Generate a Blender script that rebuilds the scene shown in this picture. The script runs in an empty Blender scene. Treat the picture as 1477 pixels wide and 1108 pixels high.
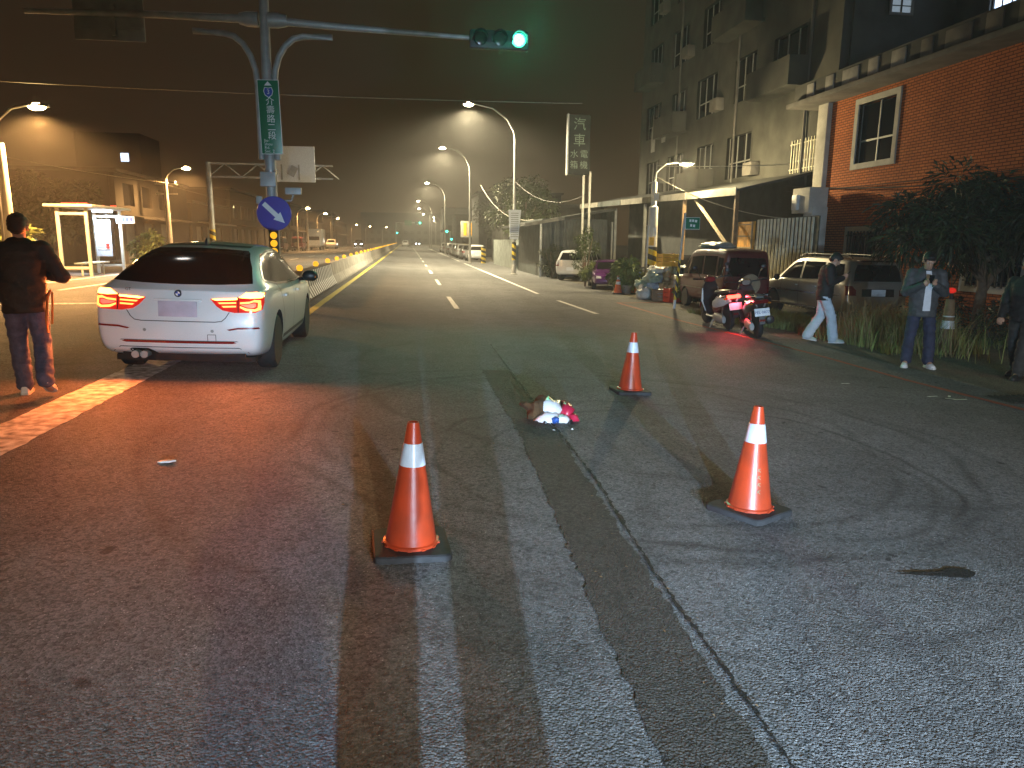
import bpy, bmesh, math, random
import numpy as np
from mathutils import Vector, Matrix, noise as mnoise
from mathutils.bvhtree import BVHTree
from mathutils.geometry import delaunay_2d_cdt
R = math.radians
HEAD_POWER = 2500; HAZE = .002; LK = 2.2
random.seed(7)
sc = bpy.context.scene
COL = sc.collection

# ------------------------------------------------------------------ camera
CAM_H, YAW, PITCH, ROLL = 1.64, R(8.05), R(11.0), R(0.6)
cd = bpy.data.cameras.new('camera')
cd.sensor_fit = 'HORIZONTAL'; cd.sensor_width = 36.0
cd.lens = 36.0 * 1060.0 / 1477.0
cd.clip_start = 0.05; cd.clip_end = 3000
cam = bpy.data.objects.new('camera', cd); COL.objects.link(cam)
fw = Vector((math.sin(YAW) * math.cos(PITCH), math.cos(YAW) * math.cos(PITCH), -math.sin(PITCH)))
r0 = Vector((math.cos(YAW), -math.sin(YAW), 0)); u0 = r0.cross(fw)
rt = r0 * math.cos(ROLL) + u0 * math.sin(ROLL); up = u0 * math.cos(ROLL) - r0 * math.sin(ROLL)
mw = Matrix((( rt.x, up.x, -fw.x, 0), (rt.y, up.y, -fw.y, 0), (rt.z, up.z, -fw.z, CAM_H), (0, 0, 0, 1)))
cam.matrix_world = mw
sc.camera = cam

# ------------------------------------------------------------------ world: night sky with town glow
w = bpy.data.worlds.new('World'); sc.world = w; w.use_nodes = True
nt = w.node_tree; nt.nodes.clear()
out = nt.nodes.new('ShaderNodeOutputWorld')
sky = nt.nodes.new('ShaderNodeTexSky'); sky.sky_type = 'NISHITA'; sky.sun_disc = False
sky.sun_elevation = R(-8); sky.sun_rotation = R(200); sky.dust_density = 4
b1 = nt.nodes.new('ShaderNodeBackground'); b1.inputs[1].default_value = 0.05
nt.links.new(sky.outputs[0], b1.inputs[0])
tc = nt.nodes.new('ShaderNodeTexCoord'); sx = nt.nodes.new('ShaderNodeSeparateXYZ')
nt.links.new(tc.outputs['Generated'], sx.inputs[0])
rp = nt.nodes.new('ShaderNodeValToRGB')
e = rp.color_ramp.elements
e[0].position = 0.0; e[0].color = (0.05, 0.025, 0.008, 1)
e[1].position = 0.6; e[1].color = (0.009, 0.0075, 0.0055, 1)
m_ = rp.color_ramp.elements.new(0.2); m_.color = (0.022, 0.012, 0.0055, 1)
nt.links.new(sx.outputs[2], rp.inputs[0])
b2 = nt.nodes.new('ShaderNodeBackground'); b2.inputs[1].default_value = 0.55
nt.links.new(rp.outputs[0], b2.inputs[0])
ad = nt.nodes.new('ShaderNodeAddShader')
nt.links.new(b1.outputs[0], ad.inputs[0]); nt.links.new(b2.outputs[0], ad.inputs[1]); nt.links.new(ad.outputs[0], out.inputs[0])

# moonlight: the one sun, all but gone at night
sl = bpy.data.lights.new('moon', 'SUN'); sl.energy = 0.01; sl.angle = R(2); sl.color = (1, .93, .85)
so = bpy.data.objects.new('moon', sl); COL.objects.link(so); so.rotation_euler = (R(50), 0, R(200))

vs = sc.view_settings
vs.view_transform = 'Standard'; vs.look = 'None'; vs.exposure = 1.0; vs.gamma = 1.0; vs.use_curve_mapping = False
cy = sc.cycles
cy.use_denoising = True
try: cy.denoiser = 'OPENIMAGEDENOISE'
except Exception: pass
cy.max_bounces = 5; cy.diffuse_bounces = 2; cy.glossy_bounces = 3; cy.transmission_bounces = 4; cy.transparent_max_bounces = 8
cy.volume_bounces = 0; cy.use_light_tree = True
cy.sample_clamp_indirect = 3.0; cy.caustics_reflective = False; cy.caustics_refractive = False

# ------------------------------------------------------------------ ground heights (the road falls towards its outer edge)
def gz(x):
    if x > 7: return -0.245 - (x - 7) * 0.01
    if x < -6: return 0.21 - (-6 - x) * 0.01
    return -0.035 * x
SLOPE = math.atan(0.035)

# ------------------------------------------------------------------ materials
MATS = {}
def mat(name, col, rough=.6, metal=0., var=.15, ns=6., bump=0., bs=40., emit=None, es=0., coat=0., spec=.5, trans=0., dirt=None):
    if name in MATS: return MATS[name]
    m = bpy.data.materials.new(name); m.use_nodes = True
    n = m.node_tree.nodes; l = m.node_tree.links
    p = n['Principled BSDF']
    p.inputs['Roughness'].default_value = rough; p.inputs['Metallic'].default_value = metal
    p.inputs['Specular IOR Level'].default_value = spec
    p.inputs['Coat Weight'].default_value = coat; p.inputs['Coat Roughness'].default_value = .04
    p.inputs['Transmission Weight'].default_value = trans
    t = n.new('ShaderNodeTexCoord')
    a = n.new('ShaderNodeTexNoise'); a.inputs['Scale'].default_value = ns; a.inputs['Detail'].default_value = 5
    l.new(t.outputs['Object'], a.inputs['Vector'])
    mx = n.new('ShaderNodeMix'); mx.data_type = 'RGBA'
    lo = [c * (1 - var) for c in col[:3]]; hi = [min(1, c * (1 + var)) for c in col[:3]]
    if dirt: lo = [c * (1 - var) + d * var for c, d in zip(col, dirt)]
    mx.inputs[6].default_value = (*lo, 1); mx.inputs[7].default_value = (*hi, 1)
    mr = n.new('ShaderNodeMapRange'); mr.inputs[1].default_value = .3; mr.inputs[2].default_value = .7
    l.new(a.outputs[0], mr.inputs[0]); l.new(mr.outputs[0], mx.inputs[0])
    l.new(mx.outputs[2], p.inputs['Base Color'])
    if bump:
        b = n.new('ShaderNodeTexNoise'); b.inputs['Scale'].default_value = bs; b.inputs['Detail'].default_value = 6
        l.new(t.outputs['Object'], b.inputs['Vector'])
        bn = n.new('ShaderNodeBump'); bn.inputs['Strength'].default_value = bump; bn.inputs['Distance'].default_value = .02
        l.new(b.outputs[0], bn.inputs['Height']); l.new(bn.outputs[0], p.inputs['Normal'])
    if emit:
        p.inputs['Emission Color'].default_value = (*emit, 1); p.inputs['Emission Strength'].default_value = es
    MATS[name] = m
    return m

mat('white_paint', (.78, .78, .78), .28, 0, .03, 3, coat=1.)
mat('tinted_glass', (.006, .006, .007), .09, 0, .1, 3, spec=.22)
mat('black_plastic', (.012, .012, .013), .45, 0, .2, 20)
mat('rubber', (.014, .014, .014), .8, 0, .3, 25, bump=.2, bs=120)
mat('arch_black', (.006, .006, .006), .9, 0, .1, 5)
mat('alloy', (.45, .46, .48), .25, 1., .1, 8)
mat('chrome', (.75, .76, .78), .12, 1., .05, 8)
mat('plate_car', (.5, .46, .55), .5, 0, .1, 9)
mat('plate_white', (.75, .78, .82), .45, 0, .06, 20)
mat('seam', (.05, .045, .045), .7, 0, .1, 9)
mat('tail_red', (.35, .01, .012), .12, 0, .15, 20, emit=(1, .03, .015), es=.28, coat=1.)
mat('tail_glow', (.9, .3, .12), .3, 0, .02, 20, emit=(1, .16, .03), es=3.2)
mat('tail_core', (.9, .3, .12), .3, 0, .02, 20, emit=(1, .04, .04), es=1.6)
mat('amber_glow', (.95, .45, .1), .3, 0, .02, 20, emit=(1, .42, .07), es=5.5)
mat('tail_off', (.16, .008, .01), .1, 0, .15, 20, coat=1.)
mat('amber_off', (.4, .12, .01), .15, 0, .15, 20)
mat('lens_clear', (.6, .62, .65), .08, 0, .1, 10, coat=1.)
mat('reflector_red', (.22, .01, .01), .2, 0, .1, 30)
mat('galv', (.36, .36, .34), .42, .6, .2, 5, bump=.05, bs=20)
mat('steel_grey', (.4, .4, .38), .5, .2, .2, 4, bump=.06, bs=18)
mat('sign_green', (.0, .17, .075), .35, 0, .06, 6)
mat('sign_white', (.82, .83, .82), .4, 0, .04, 9)
mat('sign_blue', (.035, .025, .36), .35, 0, .06, 6)
mat('sign_back', (.33, .33, .31), .55, .3, .18, 4)
mat('shield_blue', (.02, .07, .4), .4, 0, .05, 8)
mat('amber_emissive', (.8, .4, .02), .3, 0, .05, 20, emit=(1, .5, .02), es=.55)  # reflector discs are no lamps: returned glow added as emission; lit sign panels share it
mat('cone_orange', (.42, .042, .011), .36, 0, .3, 7, bump=.06, bs=22, coat=.25, dirt=(.14, .05, .03))
mat('cone_old', (.5, .1, .03), .6, 0, .3, 14)
mat('cone_band', (.55, .6, .66), .3, 0, .16, 12, bump=.04, bs=90)
mat('cone_base', (.028, .028, .03), .75, 0, .3, 18, bump=.15, bs=60)
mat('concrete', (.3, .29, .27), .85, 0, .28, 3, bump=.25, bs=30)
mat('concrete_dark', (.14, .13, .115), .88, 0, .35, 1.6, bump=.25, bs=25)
mat('rib_white', (.75, .75, .73), .5, 0, .15, 7)
mat('rib_black', (.03, .03, .03), .6, 0, .3, 9)
mat('plaster', (.52, .5, .44), .8, 0, .2, 3, bump=.1, bs=30, dirt=(.2, .18, .14))
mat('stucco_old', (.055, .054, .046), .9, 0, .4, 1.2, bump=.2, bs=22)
mat('dark_shed', (.05, .052, .05), .75, .1, .35, 2)
mat('shed_front', (.075, .085, .082), .6, .2, .35, 2)
mat('eave_metal', (.2, .19, .16), .6, .2, .3, 3)
mat('wood', (.18, .11, .055), .7, 0, .35, 7, bump=.2, bs=30)
mat('timber_pale', (.24, .19, .12), .7, 0, .3, 5, bump=.2, bs=30)
mat('yellow_panel', (.6, .3, .05), .7, 0, .4, 6)
mat('slat_pale', (.62, .6, .46), .6, .1, .25, 4, dirt=(.25, .16, .08))
mat('slat_dark', (.12, .12, .09), .7, .1, .3, 5)
mat('bark', (.17, .13, .09), .9, 0, .35, 9, bump=.5, bs=25)
mat('leaf_dark', (.035, .045, .015), .55, 0, .5, 3)
mat('leaf_mid', (.06, .085, .025), .55, 0, .5, 3)
mat('leaf_pale', (.14, .17, .05), .6, 0, .5, 4)
mat('grass_blade', (.16, .19, .05), .65, 0, .6, 3, dirt=(.2, .16, .06))
mat('grass_dead', (.3, .25, .12), .7, 0, .4, 3)
mat('jacket_black', (.012, .011, .011), .75, 0, .35, 18, bump=.3, bs=40)
mat('jacket_grey', (.06, .06, .064), .7, 0, .3, 14, bump=.35, bs=35)
mat('shirt_white', (.68, .68, .72), .8, 0, .08, 14, bump=.25, bs=30)
mat('jeans_blue', (.07, .08, .15), .85, 0, .3, 16, bump=.35, bs=45)
mat('trouser_navy', (.022, .026, .058), .8, 0, .25, 14, bump=.3, bs=30)
mat('trouser_pale', (.58, .62, .68), .8, 0, .1, 10, bump=.35, bs=25)
mat('trouser_dark', (.04, .038, .035), .8, 0, .3, 14, bump=.3, bs=30)
mat('shoe_white', (.72, .72, .74), .55, 0, .12, 20, bump=.1, bs=60)
mat('shoe_pale', (.42, .48, .42), .6, 0, .15, 20)
mat('shoe_dark', (.02, .02, .02), .5, 0, .2, 20)
mat('sole_white', (.6, .6, .58), .7, 0, .15, 20)
mat('skin', (.48, .27, .18), .55, 0, .1, 10, bump=.05, bs=60)
mat('hair', (.008, .007, .006), .5, 0, .3, 60, bump=.5, bs=120)
mat('phone', (.01, .01, .012), .15, 0, .1, 10)
mat('orange_cord', (.7, .16, .02), .5, 0, .2, 12)
mat('maroon_paint', (.085, .011, .013), .34, 0, .15, 3, coat=.3)
mat('silver_paint', (.36, .345, .3), .34, .55, .08, 3, coat=.6)
mat('car_white', (.62, .63, .63), .3, 0, .06, 3, coat=.8)
mat('car_grey', (.16, .165, .17), .3, .4, .1, 3, coat=.8)
mat('car_dark', (.02, .02, .024), .25, 0, .1, 3, coat=.8)
mat('car_purple', (.075, .012, .11), .25, .1, .1, 3, coat=.9)
mat('scooter_red', (.22, .01, .014), .25, 0, .1, 5, coat=.9)
mat('scooter_dark', (.022, .018, .02), .3, 0, .1, 5, coat=.6)
mat('scooter_white', (.62, .6, .6), .3, 0, .05, 5, coat=.6)
mat('scooter_tail', (.9, .06, .05), .2, 0, .05, 20, emit=(1, .05, .03), es=5)
mat('plastic_yellow', (.62, .36, .04), .55, 0, .15, 6)
mat('plastic_red', (.5, .04, .02), .5, 0, .15, 6)
mat('plastic_blue', (.03, .1, .38), .5, 0, .2, 6)
mat('plastic_white', (.62, .64, .64), .5, 0, .15, 6)
mat('bag_pale', (.4, .42, .4), .4, 0, .35, 8, bump=.5, bs=14)
mat('bag_green', (.25, .33, .26), .4, 0, .35, 8, bump=.5, bs=14)
mat('bag_blue', (.25, .32, .4), .4, 0, .35, 8, bump=.5, bs=14)
mat('bag_brown', (.3, .22, .12), .6, 0, .35, 8, bump=.5, bs=14)
mat('terracotta', (.2, .17, .15), .8, 0, .25, 9)
mat('debris_white', (.74, .75, .77), .35, 0, .12, 9)
mat('debris_red', (.5, .02, .06), .35, 0, .15, 9)
mat('debris_brown', (.07, .035, .012), .9, 0, .4, 14, bump=.6, bs=22)
mat('cable', (.05, .048, .045), .6, 0, .2, 8)
mat('cable_pale', (.35, .33, .28), .6, 0, .2, 8)
mat('lamp_led', (1, .95, .85), .3, 0, .01, 3, emit=(1, .86, .55), es=60)
mat('lamp_warm', (1, .9, .7), .3, 0, .01, 3, emit=(1, .74, .32), es=60)
mat('lamp_head', (.3, .3, .29), .45, .5, .15, 6)
mat('signal_green', (.3, 1, .8), .3, 0, .01, 3, emit=(.03, 1, .55), es=6)
mat('signal_led', (.9, 1, .98), .3, 0, .01, 3, emit=(.45, 1, .9), es=2.2)
mat('signal_dark', (.02, .02, .02), .2, 0, .1, 9)
mat('housing', (.02, .022, .02), .5, 0, .15, 9)
mat('tube_light', (.8, .9, 1), .3, 0, .01, 3, emit=(.72, .86, 1), es=9)
mat('window_lit', (.7, .8, 1), .4, 0, .06, 4, emit=(.55, .72, 1), es=1.5)
mat('window_dim', (.3, .35, .4), .4, 0, .06, 4, emit=(.5, .62, .7), es=.16)
mat('headlight_on', (1, 1, 1), .3, 0, .01, 3, emit=(.9, .95, 1), es=30)
mat('shelter_frame', (.55, .55, .48), .45, .2, .1, 6)
mat('shelter_paper', (.6, .7, .8), .6, 0, .1, 12)
mat('shelter_red', (.6, .05, .04), .4, 0, .1, 6, emit=(1, .08, .06), es=.35)
mat('text_dark', (.05, .1, .3), .6, 0, .1, 6)
mat('grate', (.05, .045, .04), .7, .6, .3, 9)
mat('wall_sheet', (.3, .33, .31), .7, .1, .3, 2, bump=.15, bs=9)
mat('line_white', (.72, .72, .68), .7, 0, .22, 9, bump=.2, bs=120, dirt=(.3, .29, .27))
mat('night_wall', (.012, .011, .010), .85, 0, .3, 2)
mat('line_yellow', (.62, .52, .08), .7, 0, .22, 9, bump=.2, bs=120, dirt=(.25, .2, .08))
mat('line_worn', (.66, .65, .61), .75, 0, .8, 11, bump=.3, bs=120, dirt=(.1, .1, .1))
mat('line_red', (.32, .07, .04), .75, 0, .3, 12, bump=.2, bs=120, dirt=(.1, .06, .05))

def glass_mat():
    m = bpy.data.materials.new('clear_pane'); m.use_nodes = True
    n = m.node_tree.nodes; l = m.node_tree.links; n.clear()
    o = n.new('ShaderNodeOutputMaterial'); t = n.new('ShaderNodeBsdfTransparent'); g = n.new('ShaderNodeBsdfGlossy')
    g.inputs['Roughness'].default_value = .05; t.inputs[0].default_value = (.86, .9, .9, 1)
    x = n.new('ShaderNodeMixShader'); x.inputs[0].default_value = .1
    l.new(t.outputs[0], x.inputs[1]); l.new(g.outputs[0], x.inputs[2]); l.new(x.outputs[0], o.inputs[0])
    MATS['clear_pane'] = m
glass_mat()

def stripe_mat(name, c1, c2, freq, twist):
    """diagonal painted hazard bands winding round a pole"""
    m = bpy.data.materials.new(name); m.use_nodes = True
    n = m.node_tree.nodes; l = m.node_tree.links; p = n['Principled BSDF']; p.inputs['Roughness'].default_value = .5
    t = n.new('ShaderNodeTexCoord'); s = n.new('ShaderNodeSeparateXYZ'); l.new(t.outputs['Object'], s.inputs[0])
    at = n.new('ShaderNodeMath'); at.operation = 'ARCTAN2'; l.new(s.outputs[1], at.inputs[0]); l.new(s.outputs[0], at.inputs[1])
    a = n.new('ShaderNodeMath'); a.operation = 'MULTIPLY_ADD'; a.inputs[1].default_value = twist / (2 * math.pi)
    zf = n.new('ShaderNodeMath'); zf.operation = 'MULTIPLY'; zf.inputs[1].default_value = freq; l.new(s.outputs[2], zf.inputs[0])
    l.new(at.outputs[0], a.inputs[0]); l.new(zf.outputs[0], a.inputs[2])
    f = n.new('ShaderNodeMath'); f.operation = 'FRACT'; l.new(a.outputs[0], f.inputs[0])
    g = n.new('ShaderNodeMath'); g.operation = 'GREATER_THAN'; g.inputs[1].default_value = .5; l.new(f.outputs[0], g.inputs[0])
    nz = n.new('ShaderNodeTexNoise'); nz.inputs['Scale'].default_value = 14; l.new(t.outputs['Object'], nz.inputs[0])
    mx = n.new('ShaderNodeMix'); mx.data_type = 'RGBA'; mx.inputs[6].default_value = (*c1, 1); mx.inputs[7].default_value = (*c2, 1); l.new(g.outputs[0], mx.inputs[0])
    m2 = n.new('ShaderNodeMix'); m2.data_type = 'RGBA'; m2.blend_type = 'MULTIPLY'; m2.inputs[0].default_value = .5
    l.new(mx.outputs[2], m2.inputs[6]); l.new(nz.outputs[0], m2.inputs[7]); l.new(m2.outputs[2], p.inputs['Base Color'])
    MATS[name] = m
stripe_mat('hazard', (.02, .02, .02), (.85, .6, .03), 2.6, 1)
stripe_mat('hazard_fine', (.02, .02, .02), (.85, .6, .03), 3.6, 1)

def brick_mat():
    m = bpy.data.materials.new('orange_brick'); m.use_nodes = True
    n = m.node_tree.nodes; l = m.node_tree.links; p = n['Principled BSDF']; p.inputs['Roughness'].default_value = .8; p.inputs['Specular IOR Level'].default_value = .15
    t = n.new('ShaderNodeTexCoord'); mp = n.new('ShaderNodeMapping'); mp.inputs['Rotation'].default_value = (0, 0, 0)
    s = n.new('ShaderNodeSeparateXYZ'); c = n.new('ShaderNodeCombineXYZ'); l.new(t.outputs['Object'], s.inputs[0])
    add = n.new('ShaderNodeMath'); add.operation = 'ADD'; l.new(s.outputs[0], add.inputs[0]); l.new(s.outputs[1], add.inputs[1])
    l.new(add.outputs[0], c.inputs[0]); l.new(s.outputs[2], c.inputs[1])
    b = n.new('ShaderNodeTexBrick'); l.new(c.outputs[0], b.inputs['Vector'])
    b.inputs['Color1'].default_value = (.66, .2, .05, 1); b.inputs['Color2'].default_value = (.56, .155, .038, 1); b.inputs['Mortar'].default_value = (.17, .05, .016, 1)
    b.inputs['Scale'].default_value = 1.; b.inputs['Brick Width'].default_value = .22; b.inputs['Row Height'].default_value = .075; b.inputs['Mortar Size'].default_value = .011
    nz = n.new('ShaderNodeTexNoise'); nz.inputs['Scale'].default_value = 1.1; nz.inputs['Detail'].default_value = 6; l.new(t.outputs['Object'], nz.inputs[0])
    mr = n.new('ShaderNodeMapRange'); mr.inputs[3].default_value = .65; mr.inputs[4].default_value = 1.25; l.new(nz.outputs[0], mr.inputs[0])
    mm = n.new('ShaderNodeMix'); mm.data_type = 'RGBA'; mm.blend_type = 'MULTIPLY'; mm.inputs[0].default_value = 1
    l.new(b.outputs[0], mm.inputs[6]); l.new(mr.outputs[0], mm.inputs[7]); l.new(mm.outputs[2], p.inputs['Base Color'])
    iv = n.new('ShaderNodeMath'); iv.operation = 'SUBTRACT'; iv.inputs[0].default_value = 1; l.new(b.outputs[1], iv.inputs[1])
    bn = n.new('ShaderNodeBump'); bn.inputs['Strength'].default_value = .9; bn.inputs['Distance'].default_value = .02; l.new(iv.outputs[0], bn.inputs['Height']); l.new(bn.outputs[0], p.inputs['Normal'])
    MATS['orange_brick'] = m
brick_mat()

class NB:
    """tiny node-graph helper"""
    def __init__(s, m): s.n = m.node_tree.nodes; s.l = m.node_tree.links
    def val(s, sock, v):
        if hasattr(v, 'is_output') or isinstance(v, bpy.types.NodeSocket): s.l.new(v, sock)
        else: sock.default_value = v
    def math(s, op, a, b=0., clamp=False):
        k = s.n.new('ShaderNodeMath'); k.operation = op; k.use_clamp = clamp; s.val(k.inputs[0], a); s.val(k.inputs[1], b); return k.outputs[0]
    def noise(s, v, sc_, det=3, rough=.5):
        k = s.n.new('ShaderNodeTexNoise'); k.inputs['Scale'].default_value = sc_; k.inputs['Detail'].default_value = det; k.inputs['Roughness'].default_value = rough; s.l.new(v, k.inputs['Vector']); return k.outputs[0]
    def ramp(s, v, a, b, lo=0., hi=1.):
        k = s.n.new('ShaderNodeMapRange'); s.val(k.inputs[0], v); k.inputs[1].default_value = a; k.inputs[2].default_value = b; k.inputs[3].default_value = lo; k.inputs[4].default_value = hi; return k.outputs[0]
    def mix(s, f, a, b, mode='MIX'):
        k = s.n.new('ShaderNodeMix'); k.data_type = 'RGBA'; k.blend_type = mode; s.val(k.inputs[0], f)
        for i, v in ((6, a), (7, b)):
            if isinstance(v, tuple): k.inputs[i].default_value = (*v, 1)
            else: s.l.new(v, k.inputs[i])
        return k.outputs[2]

def asphalt(name, base=.055, tint=(1, 1, 1), marks=True, bumpk=1.):
    m = bpy.data.materials.new(name); m.use_nodes = True
    B = NB(m); n = B.n; l = B.l; p = n['Principled BSDF']
    t = n.new('ShaderNodeTexCoord').outputs['Object']
    sep = n.new('ShaderNodeSeparateXYZ'); l.new(t, sep.inputs[0]); X, Y = sep.outputs[0], sep.outputs[1]
    big = B.ramp(B.noise(t, .35, 5, .6), .3, .7, .72, 1.25)
    med = B.ramp(B.noise(t, 2.3, 6, .65), .3, .7, .82, 1.18)
    v = n.new('ShaderNodeTexVoronoi'); v.inputs['Scale'].default_value = 88; l.new(t, v.inputs['Vector'])
    vs_ = n.new('ShaderNodeSeparateColor'); l.new(v.outputs['Color'], vs_.inputs[0])
    v2 = n.new('ShaderNodeTexVoronoi'); v2.inputs['Scale'].default_value = 41; l.new(t, v2.inputs['Vector']); vs2 = n.new('ShaderNodeSeparateColor'); l.new(v2.outputs['Color'], vs2.inputs[0])
    stone = B.math('MULTIPLY', B.ramp(vs_.outputs[0], .0, 1., .58, 1.5), B.ramp(vs2.outputs[2], .6, 1., 1., .55))
    bright = B.math('MULTIPLY', B.ramp(vs_.outputs[1], .93, .98, 0, 1.), B.ramp(v.outputs['Distance'], .35, .2, 0, 1))
    fine = B.ramp(B.noise(t, 210, 2, .6), .3, .7, .7, 1.3)
    k = B.math('MULTIPLY', B.math('MULTIPLY', big, med), B.math('MULTIPLY', stone, fine))
    k = B.math('ADD', k, B.math('MULTIPLY', bright, 2.6))
    if marks:
        # worn wheel tracks and curved tyre marks
        warp = B.noise(t, .8, 2, .5)
        def ring(cx, cy, r, wd, s, n0):
            dx = B.math('SUBTRACT', X, cx); dy = B.math('SUBTRACT', Y, cy)
            d = B.math('SQRT', B.math('ADD', B.math('MULTIPLY', dx, dx), B.math('MULTIPLY', dy, dy)))
            a = B.math('ABSOLUTE', B.math('SUBTRACT', B.math('ADD', d, B.math('MULTIPLY', B.math('SUBTRACT', warp, .5), .5)), r))
            f = B.ramp(a, 0, wd, 1, 0)
            nz = B.ramp(B.noise(t, n0, 4, .6), .36, .56, 0, 1)
            return B.math('MULTIPLY', B.math('MULTIPLY', f, nz), s)
        acc = None
        for a in ((2.2, 5.6, 2.0, .05, .6, .9), (2.3, 5.5, 1.7, .05, .35, 1.4), (1.9, 6.4, 2.9, .08, .45, .8), (1.7, 6.5, 2.5, .07, .4, 1.2), (1.5, 6.1, 3.5, .1, .3, .7), (4.5, 9.5, 5.2, .09, .35, .9), (-2.5, 5.5, 4.2, .12, .3, .8), (6.2, 2.4, 2.4, .08, .4, 1.4), (6.2, 2.4, 2.65, .06, .3, 1.7)):
            r_ = ring(*a); acc = r_ if acc is None else B.math('MAXIMUM', acc, r_)
        k = B.math('MULTIPLY', k, B.math('SUBTRACT', 1., acc))
        for cx in (-1.2, .45, 2.1, 3.7):
            tr = B.ramp(B.math('ABSOLUTE', B.math('SUBTRACT', X, cx)), .1, .45, .86, 1.)
            k = B.math('MULTIPLY', k, tr)
        # black drips
        sp = B.ramp(B.noise(t, 5.5, 2, .4), .73, .76, 1., .35)
        k = B.math('MULTIPLY', k, sp)
    col = B.mix(1., tuple(base * c for c in tint), (1., 1., 1.), 'MULTIPLY')
    cm = n.new('ShaderNodeCombineColor')
    for i in range(3): l.new(k, cm.inputs[i])
    col = B.mix(1., tuple(base * c for c in tint), cm.outputs[0], 'MULTIPLY')
    l.new(col, p.inputs['Base Color'])
    p.inputs['Roughness'].default_value = .72; p.inputs['Specular IOR Level'].default_value = .42; p.inputs['Diffuse Roughness'].default_value = 1.
    h = B.math('ADD', B.math('MULTIPLY', v.outputs['Distance'], -1.), B.math('MULTIPLY', B.noise(t, 150, 3), .8))
    bn = n.new('ShaderNodeBump'); bn.inputs['Strength'].default_value = .95 * bumpk; bn.inputs['Distance'].default_value = .014
    l.new(h, bn.inputs['Height']); l.new(bn.outputs[0], p.inputs['Normal'])
    MATS[name] = m
asphalt('asphalt', .15, (.97, .985, 1.))
asphalt('asphalt_old', .06, (1., .92, .8), False, 1.25)
asphalt('dirt', .14, (1., .88, .66), False, 1.2)
asphalt('oil_stain', .012, (1, 1, 1), False, .5)

# ------------------------------------------------------------------ mesh helpers
class MB:
    def __init__(s): s.v = []; s.f = []
    def add(s, vs_, fs):
        o = len(s.v); s.v += [tuple(a) for a in vs_]; s.f += [tuple(i + o for i in q) for q in fs]; return s
    def box(s, c, d, rz=0., rx=0., ry=0.):
        m = Matrix.Rotation(rz, 3, 'Z') @ Matrix.Rotation(ry, 3, 'Y') @ Matrix.Rotation(rx, 3, 'X')
        P = [Vector(c) + m @ Vector((a * d[0] / 2, b * d[1] / 2, e_ * d[2] / 2)) for a in (-1, 1) for b in (-1, 1) for e_ in (-1, 1)]
        return s.add(P, [(0, 1, 3, 2), (4, 6, 7, 5), (0, 4, 5, 1), (2, 3, 7, 6), (0, 2, 6, 4), (1, 5, 7, 3)])
    def rings(s, rs, cap=True, closed=False):
        n = len(rs[0]); o = len(s.v)
        for r in rs: s.v += [tuple(p) for p in r]
        k = len(rs)
        for i in range(k - 1 + (1 if closed else 0)):
            a, b = o + i * n, o + ((i + 1) % k) * n
            for j in range(n): s.f.append((a + j, a + (j + 1) % n, b + (j + 1) % n, b + j))
        if cap and not closed:
            s.f.append(tuple(o + j for j in range(n))[::-1]); s.f.append(tuple(o + (k - 1) * n + j for j in range(n)))
        return s
    def tube(s, pts, rad, n=10, cap=True):
        pts = [Vector(p) for p in pts]; rr = rad if isinstance(rad, (list, tuple)) else [rad] * len(pts)
        rs = []; ref = None
        for i, p in enumerate(pts):
            d = (pts[min(i + 1, len(pts) - 1)] - pts[max(i - 1, 0)]).normalized()
            if ref is None: ref = Vector((0, 0, 1)) if abs(d.z) < .9 else Vector((1, 0, 0))
            u = d.cross(ref).normalized(); w_ = d.cross(u).normalized(); ref = -w_.cross(d).cross(d) if False else ref
            if abs(d.dot(ref)) > .95: ref = u
            rs.append([p + (u * math.cos(2 * math.pi * j / n) + w_ * math.sin(2 * math.pi * j / n)) * rr[i] for j in range(n)])
        return s.rings(rs, cap)
    def lathe(s, prof, n=24, c=(0, 0, 0), axis='Z'):
        rs = []
        for r, z in prof:
            ring = []
            for j in range(n):
                a = 2 * math.pi * j / n; x, y = r * math.cos(a), r * math.sin(a)
                p = (x, y, z) if axis == 'Z' else ((z, x, y) if axis == 'X' else (x, z, y))
                ring.append(Vector(c) + Vector(p))
            rs.append(ring)
        return s.rings(rs)
    def prism(s, poly, a, b, plane='XZ'):
        def P(u, v_, w_): return (u, w_, v_) if plane == 'XZ' else ((w_, u, v_) if plane == 'YZ' else (u, v_, w_))
        n = len(poly)
        return s.add([P(u, v_, a) for u, v_ in poly] + [P(u, v_, b) for u, v_ in poly], [tuple(range(n)), tuple(range(2 * n - 1, n - 1, -1))] + [(i, i + n, (i + 1) % n + n, (i + 1) % n) for i in range(n)])
    def ell(s, c, r, n=14, k=8, rot=None):
        rs = []
        for i in range(1, k):
            a = math.pi * i / k; z = -math.cos(a); q = math.sin(a)
            ring = []
            for j in range(n):
                v_ = Vector((r[0] * q * math.cos(2 * math.pi * j / n), r[1] * q * math.sin(2 * math.pi * j / n), r[2] * z))
                if rot is not None: v_ = rot @ v_
                ring.append(Vector(c) + v_)
            rs.append(ring)
        return s.rings(rs)
    def mesh(s, name):
        me = bpy.data.meshes.new(name); me.from_pydata(s.v, [], s.f); me.validate()
        bm = bmesh.new(); bm.from_mesh(me); bmesh.ops.recalc_face_normals(bm, faces=bm.faces); bm.to_mesh(me); bm.free()
        return me
    def build(s, name, m, parent=None, smooth=None, bevel=0.):
        return link(name, s.mesh(name), m, parent, smooth, bevel)

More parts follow.
